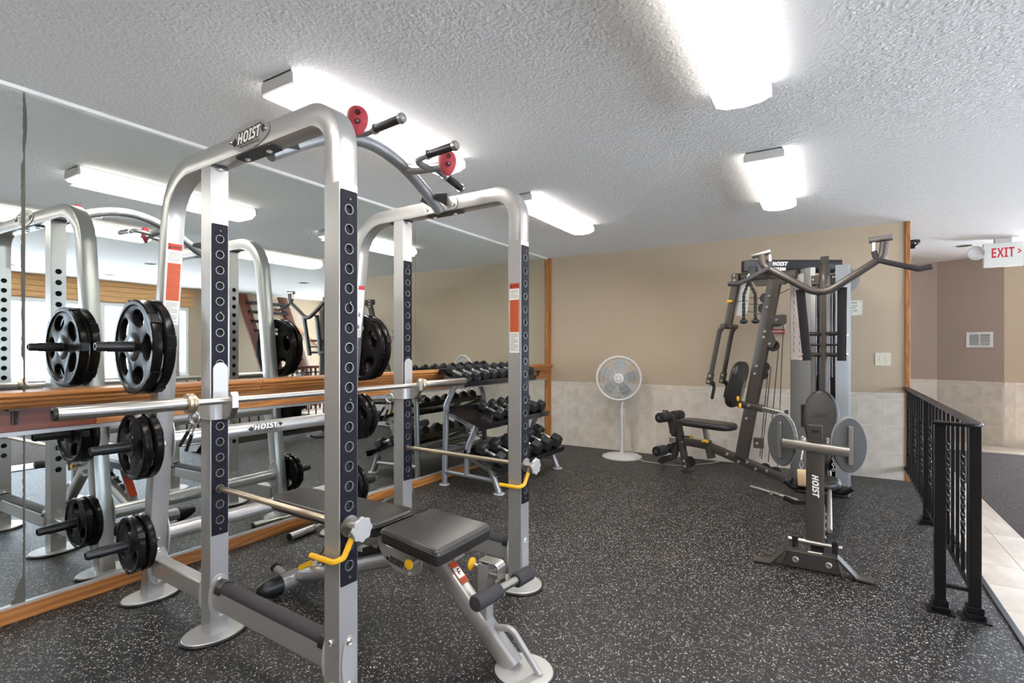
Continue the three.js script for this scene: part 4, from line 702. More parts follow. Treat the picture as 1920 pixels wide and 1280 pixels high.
  P('leaning_post', bar(S(0.57, 0.2), S(0.88, 1.86), 0.11, 0.055, N, 0.008), M.bronze, 'wide bronze leaning post');
  const onPost = (y) => lerp(0.57, 0.88, (y - 0.2) / 1.66);
  for (const y of [0.72, 1.017, 1.086, 1.35, 1.40, 1.62, 1.715, 0.6]) nb('bolt', S(onPost(y) + (y > 1.3 && y < 1.45 ? 0.01 : -0.01), y, 0.03));
  for (const [s, y] of [[0.815, 1.70], [0.79, 1.61], [0.80, 1.08], [0.77, 1.01]]) P('pulley', rod(S(onPost(y) + (y > 1.3 ? -0.055 : 0.05), y, -0.012), S(onPost(y) + (y > 1.3 ? -0.055 : 0.05), y, 0.012), 0.046, 22), M.black, 'black cable pulley');
  P('pulley_bracket', plate(shapeOf([[0.8, 1.42], [0.86, 1.41], [0.90, 1.30], [0.87, 1.25], [0.79, 1.27]]), 0.012, A0.clone().addScaledVector(N, 0.015), D, Y, 0.001), M.bronze); P('pulley', rod(S(0.865, 1.27, -0.014), S(0.865, 1.27, 0.01), 0.05, 22), M.black); nb('bolt', S(0.845, 1.29, 0.028));
  P('side_bracket', plate(rrect(0.15, 0.085, 0.02, 0.91, 1.50), 0.012, A0.clone().addScaledVector(N, 0.012), D, Y, 0.001), M.bronze); nb('bolt', S(0.905, 1.50, 0.026)); P('pulley', rod(S(0.905, 1.49, -0.014), S(0.905, 1.49, 0.01), 0.05, 22), M.black);
  P('head_beam', bar(S(0.49, 1.915), S(1.06, 1.885), 0.06, 0.08, Y, 0.02), M.bronze); P('head_gusset', plate(shapeOf([[0.68, 1.87], [1.02, 1.86], [0.96, 1.81], [0.72, 1.815]]), 0.05, A0.clone().addScaledVector(N, -0.025), D, Y, 0.002), M.bronze);
  P('pec_pivot', plate(rrect(0.07, 0.13, 0.03, 0.535, 1.885), 0.012, A0.clone().addScaledVector(N, 0.042), D, Y, 0.001), M.bronze); for (const y of [1.93, 1.885, 1.845]) nb('bolt', S(0.535, y, 0.055), N, 0.014);
  P('pec_upper_arm', bar(S(0.535, 1.86, 0.02), S(0.45, 1.45, 0.02), 0.065, 0.05, N), M.bronze); P('adjust_plate', plate(shapeOf([[0.55, 1.84], [0.66, 1.82], [0.635, 1.58], [0.6, 1.545], [0.5, 1.56]]), 0.008, A0.clone().addScaledVector(N, 0.0), D, Y, 0.001), M.silverPlate, 'silver plate with row of holes');
  each(gym, 'plate_hole', [0, 1, 2, 3, 4].map((k) => rod(S(0.545 + k * 0.022, 1.688, 0.007), S(0.545 + k * 0.022, 1.688, 0.0095), 0.006, 10)), M.dark);
  P('pec_pin', ball(S(0.49, 1.69, 0.06), 0.03, 0.014, 0.014), M.yellow, 'yellow pull pin');
  P('pec_yoke', rod(S(0.455, 1.455, -0.13), S(0.455, 1.455, 0.13), 0.024, 16), M.bronze);
  for (const o of [0.11, -0.11]) {
    P('pec_arm', tube([S(0.455, 1.455, o), S(0.42, 1.41, o * 1.05), S(0.325, 0.945, o * 1.1)], 0.022, 0.06, 16), M.bronze, 'long bronze tube arm'); P('arm_end', bar(S(0.338, 1.01, o * 1.1), S(0.315, 0.905, o * 1.1), 0.05, 0.045, N), M.bronze); nb('bolt', S(0.335, 0.985, o * 1.1 + 0.023)); nb('bolt', S(0.322, 0.93, o * 1.1 + 0.023));
    P('handle_pivot', rod(S(0.345, 0.915, o * 1.1 - 0.02), S(0.37, 0.905, o * 1.1 + 0.02), 0.02, 14), M.black); P('hand_grip', tube([S(0.365, 0.905, o * 1.1), S(0.368, 0.87, o * 1.1), S(0.345, 0.765, o * 1.1)], 0.0145, 0.02, 12), M.black, 'black rubber hand grip');
  }
  { const g = flat(0.45, 0.27, 0.12, 0.062, 0.026), up = V(0.104, 0.433, 0).normalize(); const u3 = D.clone().multiplyScalar(up.x).setY(up.y), face = new THREE.Vector3().crossVectors(u3, N).normalize(); g.applyMatrix4(new THREE.Matrix4().makeBasis(u3, face.clone(), new THREE.Vector3().crossVectors(u3, face))); const c = S(0.56, 0.9).addScaledVector(face, face.dot(D) > 0 ? -0.062 : 0); g.translate(c.x, c.y, c.z); P('back_pad', g, M.vinyl, 'black vinyl chest pad on the leaning post'); }
  P('pad_slide', bar(S(0.6, 0.94), S(0.56, 0.76), 0.03, 0.02, N), M.chrome); P('pad_pin', ball(S(0.565, 0.78, 0.05), 0.014, 0.026, 0.014), M.yellow, 'yellow pull pin'); P('slide_pin', ball(S(0.585, 0.715, 0.05), 0.014, 0.026, 0.014), M.yellow, 'yellow pull pin');
  P('slide_sleeve', bar(S(0.55, 0.725, 0.0), S(0.77, 0.70, 0.0), 0.06, 0.06, N), M.bronze); P('slide_bar', bar(S(0.77, 0.70, 0), S(0.97, 0.672, 0), 0.045, 0.045, N), M.steel, 'chrome slide bar with holes'); each(gym, 'slide_hole', [0, 1, 2, 3, 4, 5].map((k) => rod(S(0.8 + k * 0.027, 0.697 - k * 0.0036, 0.0225), S(0.8 + k * 0.027, 0.697 - k * 0.0036, 0.0242), 0.005, 8)), M.dark); P('slide_stop', bx(-0.006, 0.006, -0.035, 0.035, -0.03, 0.03, 0.002).rotateY(-0.33).translate(S(0.975, 0.67).x, 0.671, S(0.975, 0.67).z), M.bronze);
  // cables
  const cab = (...p) => P('cable', tube(p, 0.0035, 0.0, 6), M.cable, 'thin black cable');
  cab(S(0.845, 1.08, 0), S(0.76, 0.24, 0)); cab(S(0.815, 1.01, 0), S(0.745, 0.26, 0)); cab(S(0.912, 1.27, 0), S(0.82, 0.22, 0)); cab(S(0.952, 1.49, 0), S(0.90, 0.17, 0)); cab(S(onPost(1.7) + 0.02, 1.71, 0), G(-0.3, 1.78, -5.25)); cab(S(0.62, 1.66, -0.01), S(0.79, 1.64, -0.01)); cab(S(0.62, 1.72, -0.01), S(0.77, 1.70, -0.01)); cab(S(0.6, 1.60, 0.0), S(0.79, 1.55, 0));
  P('counterweight', bx(-0.042, 0.042, -0.045, 0.045, -0.03, 0.03, 0.004).translate(S(0.735, 0.38).x, 0.385, S(0.735, 0.38).z), M.bronze); nb('bolt', S(0.735, 0.385, 0.034));
  for (const s of [0.56, 0.78, 0.87]) P('floor_pulley', rod(S(s, 0.2 - (s - 0.56) * 0.2, -0.04), S(s, 0.2 - (s - 0.56) * 0.2, -0.016), 0.048, 20), M.black); P('floor_pulley', rod(S(0.02, 0.09, -0.045), S(0.02, 0.09, -0.02), 0.055, 20), M.black);
  cab(S(-0.3, 0.06, -0.02), S(-0.03, 0.045, -0.03)); cab(S(0.06, 0.06, -0.03), S(0.5, 0.16, -0.03));
  // press arm: V shaped bar with two hooked handles
  const z = -4.72;
  P('press_bar', sweep(fillet([G(-0.472, 2.02, z), G(-0.46, 1.925, z), G(-0.05, 1.655, z), G(0.345, 1.925, z), G(0.352, 2.035, z)], [0.07, 0.17, 0.07], 12), circle(0.028, 18)), M.bronze, 'thick V shaped press bar');
  for (const [a, b, c] of [[[-0.545, 2.013], [-0.405, 2.038]], [[0.258, 2.055], [0.40, 2.067]]]) P('handle_stub', rod(G(a[0], a[1], z), G(b[0], b[1], z), 0.024, 18), M.steel, 'short grey handle stub on top of the bar');
  P('handle_link', rod(G(-0.412, 2.03, z), G(-0.408, 1.95, z), 0.014, 12), M.chrome); P('handle_link', rod(G(0.288, 2.05, z), G(0.289, 1.965, z), 0.014, 12), M.chrome);
  P('hand_grip', tube([G(-0.408, 1.955, z), G(-0.41, 1.91, z + 0.01), G(-0.55, 1.83, z + 0.03), G(-0.65, 1.785, z + 0.04), G(-0.725, 1.79, z + 0.04)], 0.0195, 0.05, 14), M.foam, 'curved black foam grip'); P('hand_grip', tube([G(0.289, 1.97, z), G(0.305, 1.905, z + 0.01), G(0.45, 1.85, z + 0.03), G(0.55, 1.812, z + 0.04), G(0.623, 1.825, z + 0.04)], 0.0195, 0.05, 14), M.foam, 'curved black foam grip');
  for (const [x0, x1, s] of [[-0.195, -0.15, -1], [0.09, 0.088, 1]]) { P('press_lever', bar(G(x0, 1.72, -4.76), G(x1, 1.15, -4.86), 0.065, 0.03, Z, 0.005), M.bronzeDark, 'flat black lever hanging from the press bar');
    for (const y of [1.365, 1.275, 1.195]) { P('pivot_rod', rod(G(lerp(x1, -0.03, 0.05), y, -4.87), G(s * 0.035 - 0.03, y, -4.96), y === 1.275 ? 0.01 : 0.017, 12), M.bronze); } nb('bolt', G(x1 + s * 0.034, 1.35, -4.83), V(s, 0, 0.3).normalize(), 0.016); nb('bolt', G(x1 + s * 0.034, 1.2, -4.85), V(s, 0, 0.3).normalize(), 0.016); }
  // leg press: base, post, foot plates, rail, seat
  const baseS = shapeOf([[-0.228, 0.012], [-0.2, 0.1], [0.035, 0.1], [0.06, 0.012]]); P('front_base', plate(baseS, 0.06, G(0, 0, -3.38), X, Y, 0.002).translate(0, 0, 0), M.bronze); nb('bolt', G(-0.16, 0.055, -3.319), Z, 0.017); nb('bolt', G(0.0, 0.055, -3.319), Z, 0.017);
  for (const [x0, x1, x2] of [[-0.205, -0.29, -0.375], [0.038, 0.128, 0.207]]) P('base_foot', sweep([G(x0, 0.1, -3.35), G(x1, 0.012, -3.34), G(x2, 0.008, -3.335)], rectProfile(0.012, 0.085, 0.003, 1), { up: Z }), M.bronze, 'bent flat steel foot');
  const post = P('leg_post', bar(G(-0.068, 0.13, -3.43), G(-0.066, 0.66, -3.47), 0.09, 0.06, Z, 0.006), M.bronze); P('axle', rod(G(-0.2, 0.14, -3.4), G(0.065, 0.135, -3.4), 0.013, 12), M.steel); for (const x of [-0.165, 0.03]) P('pillow_block', [bx(-0.016, 0.016, 0.1, 0.17, -0.02, 0.02, 0.006).translate(G(x, 0, -3.4).x, 0, G(x, 0, -3.4).z)][0], M.bronzeDark); P('rating_label', decal(0.07, 0.022, G(-0.065, 0.1005, -3.35), X, V(0, 0, -1)), M.ivory, 'small white label');
  part(post, 'badge', decal(0.19, 0.06, G(-0.068, 0.46, -3.424), V(0, -1, 0.0755).normalize(), V(1, 0, 0)), badgeWhite, 'white lettering running down the post');
  P('foot_bracket', bx(-0.105, -0.03, 0.70, 0.80, -3.475, -3.455, 0.004).translate(-O[0], 0, -O[2]), M.bronze); P('bracket_slot', plate(rrect(0.04, 0.016, 0.0079), 0.002, G(-0.067, 0.765, -3.4555), X, Y, 0, 8), M.dark);
  P('foot_bar', bar(G(-0.235, 0.685, -3.46), G(0.1, 0.665, -3.44), 0.055, 0.05, Y, 0.004), M.steel, 'bright bar carrying the foot plates'); for (const x of [-0.13, -0.005]) P('eye_bolt', lathe([[0.005, 0], [0.009, 0.01], [0.009, 0.03], [0, 0.034]], G(x, 0.70, -3.455), G(x, 5, -3.455), 12), M.chrome);
  for (const [x, tilt] of [[-0.243, -0.45], [0.1, 0.25]]) {
    const m = new THREE.Matrix4().makeRotationY(tilt).setPosition(G(x, 0.69, -3.53)); const q = P('foot_plate', plate(ellipse(0.085, 0.155), 0.012, V(0, 0, 0), X, Y, 0.003, 26).applyMatrix4(m), M.footGrey, 'oval grey foot plate');
    part(q, 'tread_rim', (() => { const l = []; for (let k = 0; k < 26; k++) { const a = k / 26 * Math.PI * 2; l.push(bx(-0.0015, 0.0015, -0.012, 0.012, -0.012, -0.002, 0.0006).rotateZ(a + 0.5).translate(0.082 * Math.cos(a), 0.152 * Math.sin(a), 0)); } const g = new THREE.ExtrudeGeometry((() => { const s = ellipse(0.092, 0.162); const h = new THREE.Path(); h.absellipse(0, 0, 0.075, 0.145, 0, Math.PI * 2, true); s.holes.push(h); return s; })(), { depth: 0.006, bevelEnabled: false, curveSegments: 26 }); g.translate(0, 0, -0.012); return join([clean(g), ...l]).applyMatrix4(m); })(), M.silverPlate, 'ribbed bright edge').userData.kind = 'stuff';
    part(q, 'back_bracket', bx(-0.012, 0.012, -0.11, 0.11, 0.012, 0.03, 0.004).applyMatrix4(m), M.steel);
  }
  P('rail_beam', bx(-0.09, -0.02, 0.07, 0.16, -4.98, -3.45, 0.006).translate(-O[0], 0, -O[2]), M.bronze); P('chrome_rail', rod(G(0.005, 0.19, -3.5), G(0.005, 0.28, -4.75), 0.014, 12), M.chrome); for (let k = 0; k < 7; k++) nb('bolt', G(-0.02, 0.115, -3.6 - k * 0.17), X, 0.014);
  for (let k = 0; k < 12; k++) P('chain_link', new THREE.TorusGeometry(0.009, 0.0028, 6, 12).rotateY(k % 2 ? 1.57 : 0).translate(0.09, 0.33 + k * 0.021, 0.42), M.chrome);
  P('seat_carriage', bx(-0.12, 0.0, 0.13, 0.24, -4.6, -4.2, 0.01).translate(-O[0], 0, -O[2]), M.bronzeDark);
  { const g = flat(0.29, 0.3, 0.12, 0.065, 0.028); const c = G(-0.068, 0.235, -4.4); g.translate(c.x, c.y, c.z); P('press_seat', g, M.vinyl, 'black vinyl press seat'); }
  { const s = new THREE.Shape(); s.moveTo(-0.1, -0.06); s.quadraticCurveTo(-0.12, 0, -0.118, 0.1); s.quadraticCurveTo(-0.105, 0.27, 0, 0.285); s.quadraticCurveTo(0.105, 0.27, 0.118, 0.1); s.quadraticCurveTo(0.12, 0, 0.1, -0.06); s.lineTo(0.06, -0.25); s.quadraticCurveTo(0, -0.3, -0.06, -0.25); s.lineTo(-0.1, -0.06); const g = cushion(s, 0.065, 0.028); g.rotateX(Math.PI / 2 - 0.22); const c = G(-0.05, 0.64, -4.6); g.translate(c.x, c.y, c.z); const bp = P('press_backrest', g, M.vinyl, 'black vinyl arched backrest with stitched lettering'); part(bp, 'stitching', decal(0.13, 0.045, G(-0.05, 0.735, -4.553), X, V(0, 0.976, -0.218)), decalMat(badge('HOIST', null, '#14110f', '#2c2622'), 0.5)); }
  for (const s of [-1, 1]) P('side_handle', tube([G(-0.068 + s * 0.06, 0.225, -4.36), G(-0.068 + s * 0.16, 0.22, -4.34), G(-0.068 + s * 0.215, 0.275, -4.3)], 0.019, 0.05, 14), M.black, 'black side handle under the seat');
  P('headrest_block', bx(-0.03, 0.03, 0.62, 0.80, -0.03, 0.03, 0.006).translate(G(-0.16, 0, -4.75).x, 0, G(0, 0, -4.75).z), M.black);
}
// things hanging on or lying by the machine
{
  const t = thing('triceps_rope', 'black twisted pull-down rope with rubber ends hanging from the machine', 'rope', [-0.6, 0, -4.98]);
  for (const [x, dx] of [[-0.022, -0.02], [0.022, 0.03]]) { const path = arcPath(40, (k) => V(lerp(x * 0.2, x + dx, Math.min(1, k * 3)), lerp(1.83, 1.50, k), 0)); for (let s = 0; s < 2; s++) part(t, 'strand', sweep(path.map((p, i) => p.clone().add(V(0.0075 * Math.cos(i * 0.8 + s * 3.14), 0, 0.0075 * Math.sin(i * 0.8 + s * 3.14)))), circle(0.0085, 7)), M.cable); part(t, 'rope_stop', ball(V(x + dx, 1.485, 0), 0.034, 0.022, 0.034), M.black, 'black rubber rope end'); }
  part(t, 'knot', ball(V(0, 1.83, 0), 0.022, 0.026, 0.02), M.black);
  const s = thing('ankle_strap', 'tan leather strap hanging behind the leg press post', 'strap', [-0.16, 0.36, -4.05]);
  part(s, 'strap', sweep(arcPath(20, (k) => V(0.012 * k, 0.055 * Math.cos(k * 6.28), 0.02 * Math.sin(k * 6.28))), rectProfile(0.006, 0.05, 0.002, 1), { up: X }), M.leather); part(s, 'clip', tube([V(0, 0.05, 0), V(0.012, 0.09, 0), V(0, 0.125, 0), V(-0.012, 0.09, 0), V(0, 0.05, 0)], 0.0035, 0.01, 8), M.chrome); part(s, 'cord', rod(V(0, 0.12, 0), V(0.02, 0.26, -0.1), 0.004, 8), M.chrome);
  const b = thing('pull_down_bar', 'short straight chrome cable bar lying on the rubber floor', 'cable bar', [-0.375, 0.014, -4.9], -0.61);
  part(b, 'tube', rod(V(-0.265, 0, 0), V(0.2, 0, 0), 0.013, 16), M.chrome); part(b, 'swivel', [rod(V(-0.02, 0.0, 0), V(0.03, 0.0, 0), 0.019, 14)], M.steel); part(b, 'eye', new THREE.TorusGeometry(0.014, 0.005, 8, 16).translate(-0.03, 0.006, 0.03), M.chrome);
  const h = thing('stirrup_handle', 'black webbing stirrup handle lying by the chrome bar', 'handle', [-0.22, 0, -4.76], -0.5);
  part(h, 'webbing', sweep(fillet([V(-0.1, 0.012, 0.02), V(0.0, 0.012, 0.06), V(0.1, 0.03, 0.03), V(0.12, 0.05, 0.0)], 0.03), rectProfile(0.004, 0.028, 0.001, 1), { up: Y }), M.black); part(h, 'grip', rod(V(-0.1, 0.018, 0.0), V(0.03, 0.018, 0.05), 0.016, 12), M.black); each(h, 'ring', [0.12, 0.14].map((x) => new THREE.TorusGeometry(0.014, 0.004, 8, 14).translate(x, 0.03, 0.03)), M.chrome);
}
// ---------- pedestal fan ----------
{
  const t = thing('pedestal_fan', 'white pedestal fan with round wire guard against the tiled wall', 'fan', [-2.03, 0, -5.74], 0);
  part(t, 'base', lathe([[0.225, 0], [0.225, 0.012], [0.2, 0.024], [0.1, 0.036], [0.035, 0.045], [0.028, 0.06], [0, 0.06]], V(0, 0, 0), Y, 40), M.plastic);
  part(t, 'lower_pole', rod(V(0, 0.05, 0), V(0, 0.50, 0), 0.021, 18), M.plastic); part(t, 'upper_pole', rod(V(0, 0.5, 0), V(0, 0.8, 0), 0.016, 16), M.plastic); part(t, 'height_collar', rod(V(0, 0.475, 0), V(0, 0.56, 0), 0.026, 18), M.plastic);
  const hd = new THREE.Matrix4().makeRotationY(0.34).multiply(new THREE.Matrix4().makeRotationX(-0.04)).setPosition(-0.03, 0.905, 0.03), put = (g) => clean(g).applyMatrix4(hd);
  part(t, 'motor', put(lathe([[0.03, -0.16], [0.07, -0.15], [0.085, -0.1], [0.085, -0.03], [0.06, -0.01], [0, -0.01]], V(0, 0, 0), Z, 26)), M.plastic);
  part(t, 'guard_ring', put(new THREE.TorusGeometry(0.247, 0.014, 10, 56).translate(0, 0, 0.02)), M.plastic);
  const fan = part(t, 'blade_hub', put(lathe([[0.04, 0.0], [0.045, 0.03], [0.03, 0.045], [0, 0.045]], V(0, 0, 0), Z, 20)), std({ color: 0x8e9192, roughness: 0.4 }));
  for (let k = 0; k < 5; k++) { const s = new THREE.Shape(); s.moveTo(0.03, -0.018); s.quadraticCurveTo(0.12, -0.1, 0.2, -0.07); s.quadraticCurveTo(0.228, 0.0, 0.2, 0.035); s.quadraticCurveTo(0.12, 0.05, 0.03, 0.018); const g = new THREE.ExtrudeGeometry(s, { depth: 0.003, bevelEnabled: false, curveSegments: 10 }); g.rotateX(0.35); g.rotateZ(k * Math.PI * 2 / 5 + 0.3); g.translate(0, 0, 0.02); part(t, 'fan_blade', put(g), std({ color: 0x8a9092, roughness: 0.35 }), 'grey fan blade'); }
  const wires = (zf) => { const l = []; for (let k = 0; k < 72; k++) { const a = k / 72 * Math.PI * 2; l.push(sweep([0.045, 0.13, 0.2, 0.245].map((r, i) => V(r * Math.cos(a + 0.12 * (i / 3)), r * Math.sin(a + 0.12 * (i / 3)), zf(r))), circle(0.0017, 4), { cap: false })); } for (const r of [0.09, 0.15, 0.2]) l.push(new THREE.TorusGeometry(r, 0.0018, 4, 48).translate(0, 0, zf(r))); return join(l.map(clean)); };
  part(t, 'front_guard', put(wires((r) => 0.075 - 0.9 * r * r)), M.plastic, 'fine white wire guard').userData.kind = 'stuff'; part(t, 'rear_guard', put(wires((r) => -0.05 + 1.1 * r * r)), M.plastic, 'fine white wire guard').userData.kind = 'stuff';
  const cap = part(t, 'guard_badge', put(lathe([[0.055, 0.07], [0.055, 0.078], [0.04, 0.084], [0, 0.085]], V(0, 0, 0), Z, 30)), M.plastic); part(cap, 'badge_ring', put(new THREE.TorusGeometry(0.03, 0.003, 6, 30).translate(0, 0, 0.084)), std({ color: 0x8f8f8c, roughness: 0.5 }));
  part(t, 'power_cord', sweep(new THREE.CatmullRomCurve3([V(0.02, 0.78, -0.08), V(0.035, 0.5, 0.02), V(0.06, 0.28, 0.04), V(0.13, 0.12, 0.08), V(0.25, 0.02, 0.12), V(0.45, 0.005, 0.14), V(0.62, 0.005, 0.15), V(0.9, 0.005, -0.1), V(1.0, 0.005, -0.3)]).getPoints(60), circle(0.0035, 6)), M.plastic, 'white power cord');
}
// ---------- railing ----------
{
  const t = thing('iron_railing', 'black wrought iron railing with twisted balusters beside the tiled walkway', 'railing', [0.58, 0, -4.6]);
  const L = (x, y, z) => V(x - 0.58, y, z + 4.6), rx = (z) => lerp(0.574, 0.616, (-3.14 - z) / 2.93);
  part(t, 'handrail', sweep(fillet([L(0.618, 0.878, -6.07), L(0.577, 0.893, -3.13), L(0.56, 0.893, -3.09), L(0.425, 0.893, -3.13)], [0.03, 0.05], 8), rectProfile(0.05, 0.016, 0.006, 3), { up: Y }), M.iron); part(t, 'bottom_rail', bar(L(0.618, 0.115, -6.07), L(0.574, 0.115, -3.14), 0.028, 0.014, Y, 0.002), M.iron);
  part(t, 'return_rail', bar(L(0.449, 0.125, -3.15), L(0.572, 0.125, -3.14), 0.026, 0.012, Y, 0.002), M.iron); part(t, 'wall_bracket', bx(-0.01, 0.03, 0.845, 0.875, -0.02, 0.02, 0.003).translate(0.038, 0, -1.46), M.iron); part(t, 'wall_bracket', bx(-0.012, 0.012, 0.1, 0.14, -0.03, 0.03, 0.003).translate(0.036, 0, -1.45), M.iron);
  for (const [x, z] of [[0.449, -3.15], [0.573, -3.14], [0.594, -4.67]]) { part(t, 'post', bx(-0.021, 0.021, 0.006, 0.885, -0.021, 0.021, 0.003).translate(x - 0.58, 0, z + 4.6), M.iron); part(t, 'post_shoe', join([bx(-0.036, 0.036, 0.006, 0.03, -0.036, 0.036, 0.004), bx(-0.03, 0.03, 0.03, 0.06, -0.03, 0.03, 0.004)]).translate(x - 0.58, 0, z + 4.6), M.iron); part(t, 'floor_plate', plate(rrect(0.11, 0.1, 0.01), 0.006, L(x, 0, z), X, nZ, 0.001), M.iron); }
  const tw = (() => { const n = 44, out = []; for (let i = 0; i <= n; i++) out.push(V(0, lerp(0.122, 0.884, i / n), 0)); let k = 0; const rings = out.map((p, i) => { const f = i / n, a = Math.min(1, Math.max(0, (f - 0.22) / 0.56)) * Math.PI * 5; return [p.y, a]; }); const pos = []; const c = (y, a, q) => { const b = a + Math.PI / 4 + q * Math.PI / 2; return [0.0103 * Math.cos(b), y, 0.0103 * Math.sin(b)]; }; for (let i = 0; i < n; i++) for (let q = 0; q < 4; q++) { const A = c(...rings[i], q), B = c(...rings[i], q + 1), Cc = c(...rings[i + 1], q + 1), Dd = c(...rings[i + 1], q); pos.push(...A, ...Cc, ...B, ...A, ...Dd, ...Cc); } const g = new THREE.BufferGeometry(); g.setAttribute('position', new THREE.Float32BufferAttribute(pos, 3)); g.setAttribute('uv', new THREE.Float32BufferAttribute(new Float32Array(pos.length / 3 * 2), 2)); g.computeVertexNormals(); return toCreasedNormals(g, 0.5); })(), pl = bx(-0.007, 0.007, 0.122, 0.884, -0.007, 0.007);
  for (const [z0, z1, n] of [[-3.14, -4.67, 10], [-4.67, -6.07, 9]]) for (let k = 1; k <= n; k++) { const z = lerp(z0, z1, k / (n + 1)), b = part(t, 'baluster', k % 3 === 2 || k % 5 === 0 ? tw : pl, M.iron); b.position.set(rx(z) - 0.58, 0, z + 4.6); }
}
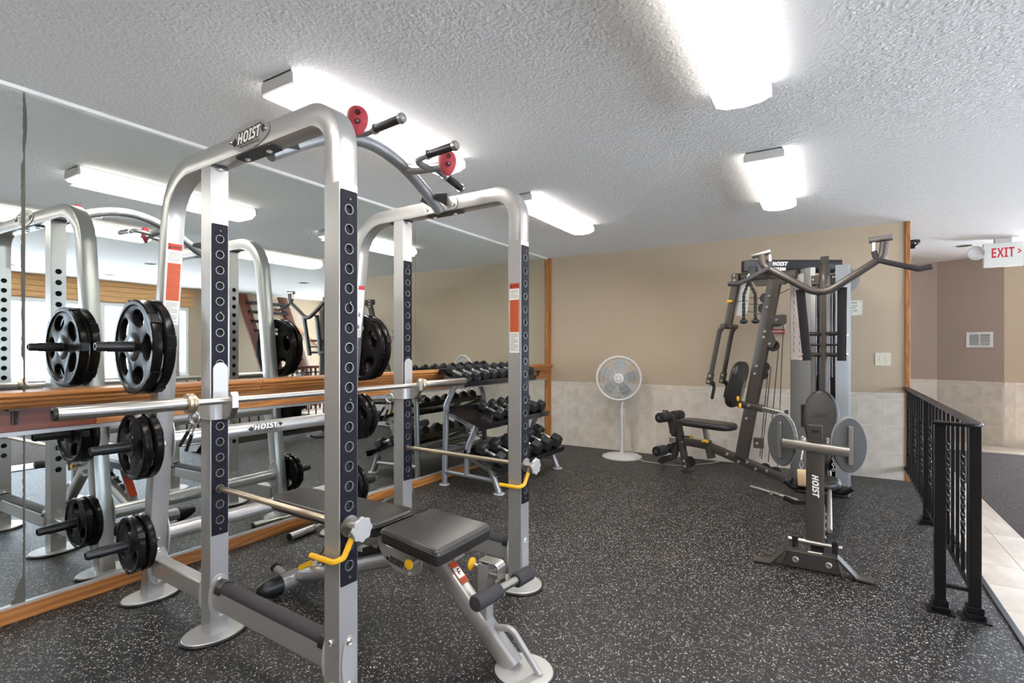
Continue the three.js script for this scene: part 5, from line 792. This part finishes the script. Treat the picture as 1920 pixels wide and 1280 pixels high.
// ---------- wall fittings ----------
{
  const zw = BZ;
  const sw = thing('light_switch', 'ivory double light switch plate on the beige wall', 'light switch', [0.443, 1.145, zw]); part(sw, 'cover', plate(rrect(0.125, 0.125, 0.008), 0.006, V(0, 0, 0.0005), X, Y, 0.002, 4), M.ivory); for (const x of [-0.024, 0.024]) { const s = part(sw, 'toggle', bx(x - 0.005, x + 0.005, -0.011, 0.013, 0.005, 0.014, 0.002), M.ivory); each(sw, 'screw', [0.03, -0.03].map((y) => bolt(V(x, y, 0.006), Z, 0.003)), M.steel); }
  const ns = thing('notice_sign', 'small white notice with dark lettering beside the machine', 'sign', [0.2, 1.645, zw]); part(ns, 'panel', [bx(-0.08, 0.08, -0.073, 0.073, 0.0005, 0.005)][0], M.ivory); part(ns, 'text', decal(0.158, 0.144, V(0, 0, 0.005), X, Y), std({ map: canvasTex(256, 234, (g, w, h) => { g.fillStyle = '#dcdccf'; g.fillRect(0, 0, w, h); g.fillStyle = '#2b2a28'; g.font = 'bold 27px monospace'; g.textBaseline = 'middle'; ['FOR PHONE', '     & IN', '  WALLET', '   ES FOR', 'BILLS'].forEach((s, i) => g.fillText(s, 42, [36, 84, 116, 162, 196][i])); for (const [x, y] of [[12, 14], [242, 14], [12, 220], [242, 220]]) { g.beginPath(); g.arc(x, y, 4, 0, 7); g.fill(); } }), roughness: 0.5 }));
  const th = thing('thermostat', 'thermostat under a clear locking cover on the beige wall', 'thermostat', [-0.47, 1.478, zw]); part(th, 'back_plate', bx(-0.085, 0.085, -0.075, 0.075, 0.0005, 0.006, 0.002), M.plastic); part(th, 'control', bx(-0.06, 0.05, -0.035, 0.05, 0.006, 0.028, 0.003), M.plastic); part(th, 'screen', bx(-0.05, -0.005, -0.005, 0.035, 0.028, 0.0295), std({ color: 0x77796a, roughness: 0.3 })); part(th, 'cover', bx(-0.083, 0.083, -0.073, 0.073, 0.045, 0.048), phys({ color: 0xf4f4f2, transmission: 1, roughness: 0.02, thickness: 0 })); each(th, 'cover_side', [bx(-0.083, -0.08, -0.073, 0.073, 0.006, 0.045), bx(0.08, 0.083, -0.073, 0.073, 0.006, 0.045)], phys({ color: 0xf4f4f2, transmission: 1, roughness: 0.02, thickness: 0 }));
  const sm = thing('no_smoking_sign', 'narrow red sign with white lettering below the thermostat', 'sign', [-0.48, 1.425, zw + 0.05]); part(sm, 'panel', bx(-0.095, 0.095, -0.024, 0.024, 0, 0.003), M.red); part(sm, 'text', decal(0.186, 0.044, V(0, 0, 0.003), X, Y), std({ map: canvasTex(512, 120, (g, w, h) => { g.fillStyle = '#a02322'; g.fillRect(0, 0, w, h); g.fillStyle = '#f2eee8'; g.font = 'bold 74px sans-serif'; g.textAlign = 'center'; g.textBaseline = 'middle'; g.fillText('NO SMOKING', w / 2, h / 2, 490); }), roughness: 0.5 }));
  // hall: vent, exit sign, cameras
  const dv = V(0.621, 0, 0.31).normalize(), ve = thing('wall_vent', 'white louvred air vent on the angled hall wall', 'vent', [1.276 + dv.x * 0.455, 1.365, -9.155 + dv.z * 0.455], -Math.atan2(dv.z, dv.x));
  part(ve, 'frame', (() => { const s = rrect(0.27, 0.2, 0.004); for (const x of [-0.055, 0.055]) { const h = new THREE.Path(); h.moveTo(x - 0.048, -0.075); h.lineTo(x - 0.048, 0.075); h.lineTo(x + 0.048, 0.075); h.lineTo(x + 0.048, -0.075); s.holes.push(h); } return plate(s, 0.01, V(0, 0, 0.002), X, Y, 0.001); })(), M.white); part(ve, 'duct', bx(-0.12, 0.12, -0.085, 0.085, 0.0005, 0.002), M.dark); for (const x of [-0.055, 0.055]) for (let k = 0; k < 9; k++) part(ve, 'louvre', bx(-0.048, 0.048, -0.0012, 0.0012, -0.008, 0.008).rotateX(0.7).translate(x, -0.072 + k * 0.018, 0.007), M.white);
  const ex = thing('exit_sign', 'white exit sign with red letters and an emergency lamp in the hall', 'exit sign', [1.607, 2.262, -7.55]);
  part(ex, 'body', bx(-0.162, 0.162, -0.13, 0.13, -0.025, 0.025, 0.006), M.white); part(ex, 'face', decal(0.314, 0.25, V(0, 0, 0.025), X, Y), std({ map: canvasTex(512, 408, (g, w, h) => { g.fillStyle = '#dfe2dc'; g.fillRect(0, 0, w, h); g.fillStyle = '#cf1230'; g.save(); g.translate(246, 170); g.scale(0.78, 1.25); g.font = 'bold 190px sans-serif'; g.textBaseline = 'middle'; g.textAlign = 'center'; g.fillText('EXIT', 0, 0); g.restore(); g.lineWidth = 18; g.strokeStyle = '#cf1230'; g.beginPath(); g.moveTo(444, 122); g.lineTo(482, 158); g.lineTo(444, 194); g.stroke(); }), roughness: 0.4 }));
  part(ex, 'canopy', bx(-0.07, 0.07, 0.128, 0.178, -0.03, 0.03, 0.006), M.plastic); const lp = part(ex, 'lamp_head', lathe([[0.03, -0.06], [0.06, -0.05], [0.075, -0.01], [0.078, 0.01], [0.07, 0.014], [0.06, 0.002], [0.03, -0.015], [0, -0.02]], V(-0.222, 0.035, 0.02), V(-0.222, 0.035, 1), 28), M.plastic, 'round emergency lamp'); part(lp, 'lamp_lens', lathe([[0.066, 0.008], [0.03, 0.016], [0, 0.018]], V(-0.222, 0.035, 0.02), V(-0.222, 0.035, 1), 24), M.glass); part(lp, 'lamp_arm', rod(V(-0.2, 0.035, -0.01), V(-0.15, 0.035, -0.01), 0.02, 12), M.plastic);
  for (const [x, y, z, label] of [[0.79, H, -7.2, 'dark dome camera on the hall ceiling behind the oak trim'], [4.28, H, -3.2, 'dark dome camera by the pine boards seen in the mirror']]) { const c = thing('dome_camera', label, 'camera', [x, y, z], 0, 'dome cameras'); part(c, 'collar', lathe([[0.07, 0], [0.07, -0.02], [0.06, -0.03], [0, -0.03]], V(0, 0, 0), Y, 24), M.dark); part(c, 'dome', lathe([[0.055, -0.028], [0.05, -0.06], [0.03, -0.082], [0, -0.09]], V(0, 0, 0), Y, 24), M.blackGloss); }
}
renderer.render(scene, camera);
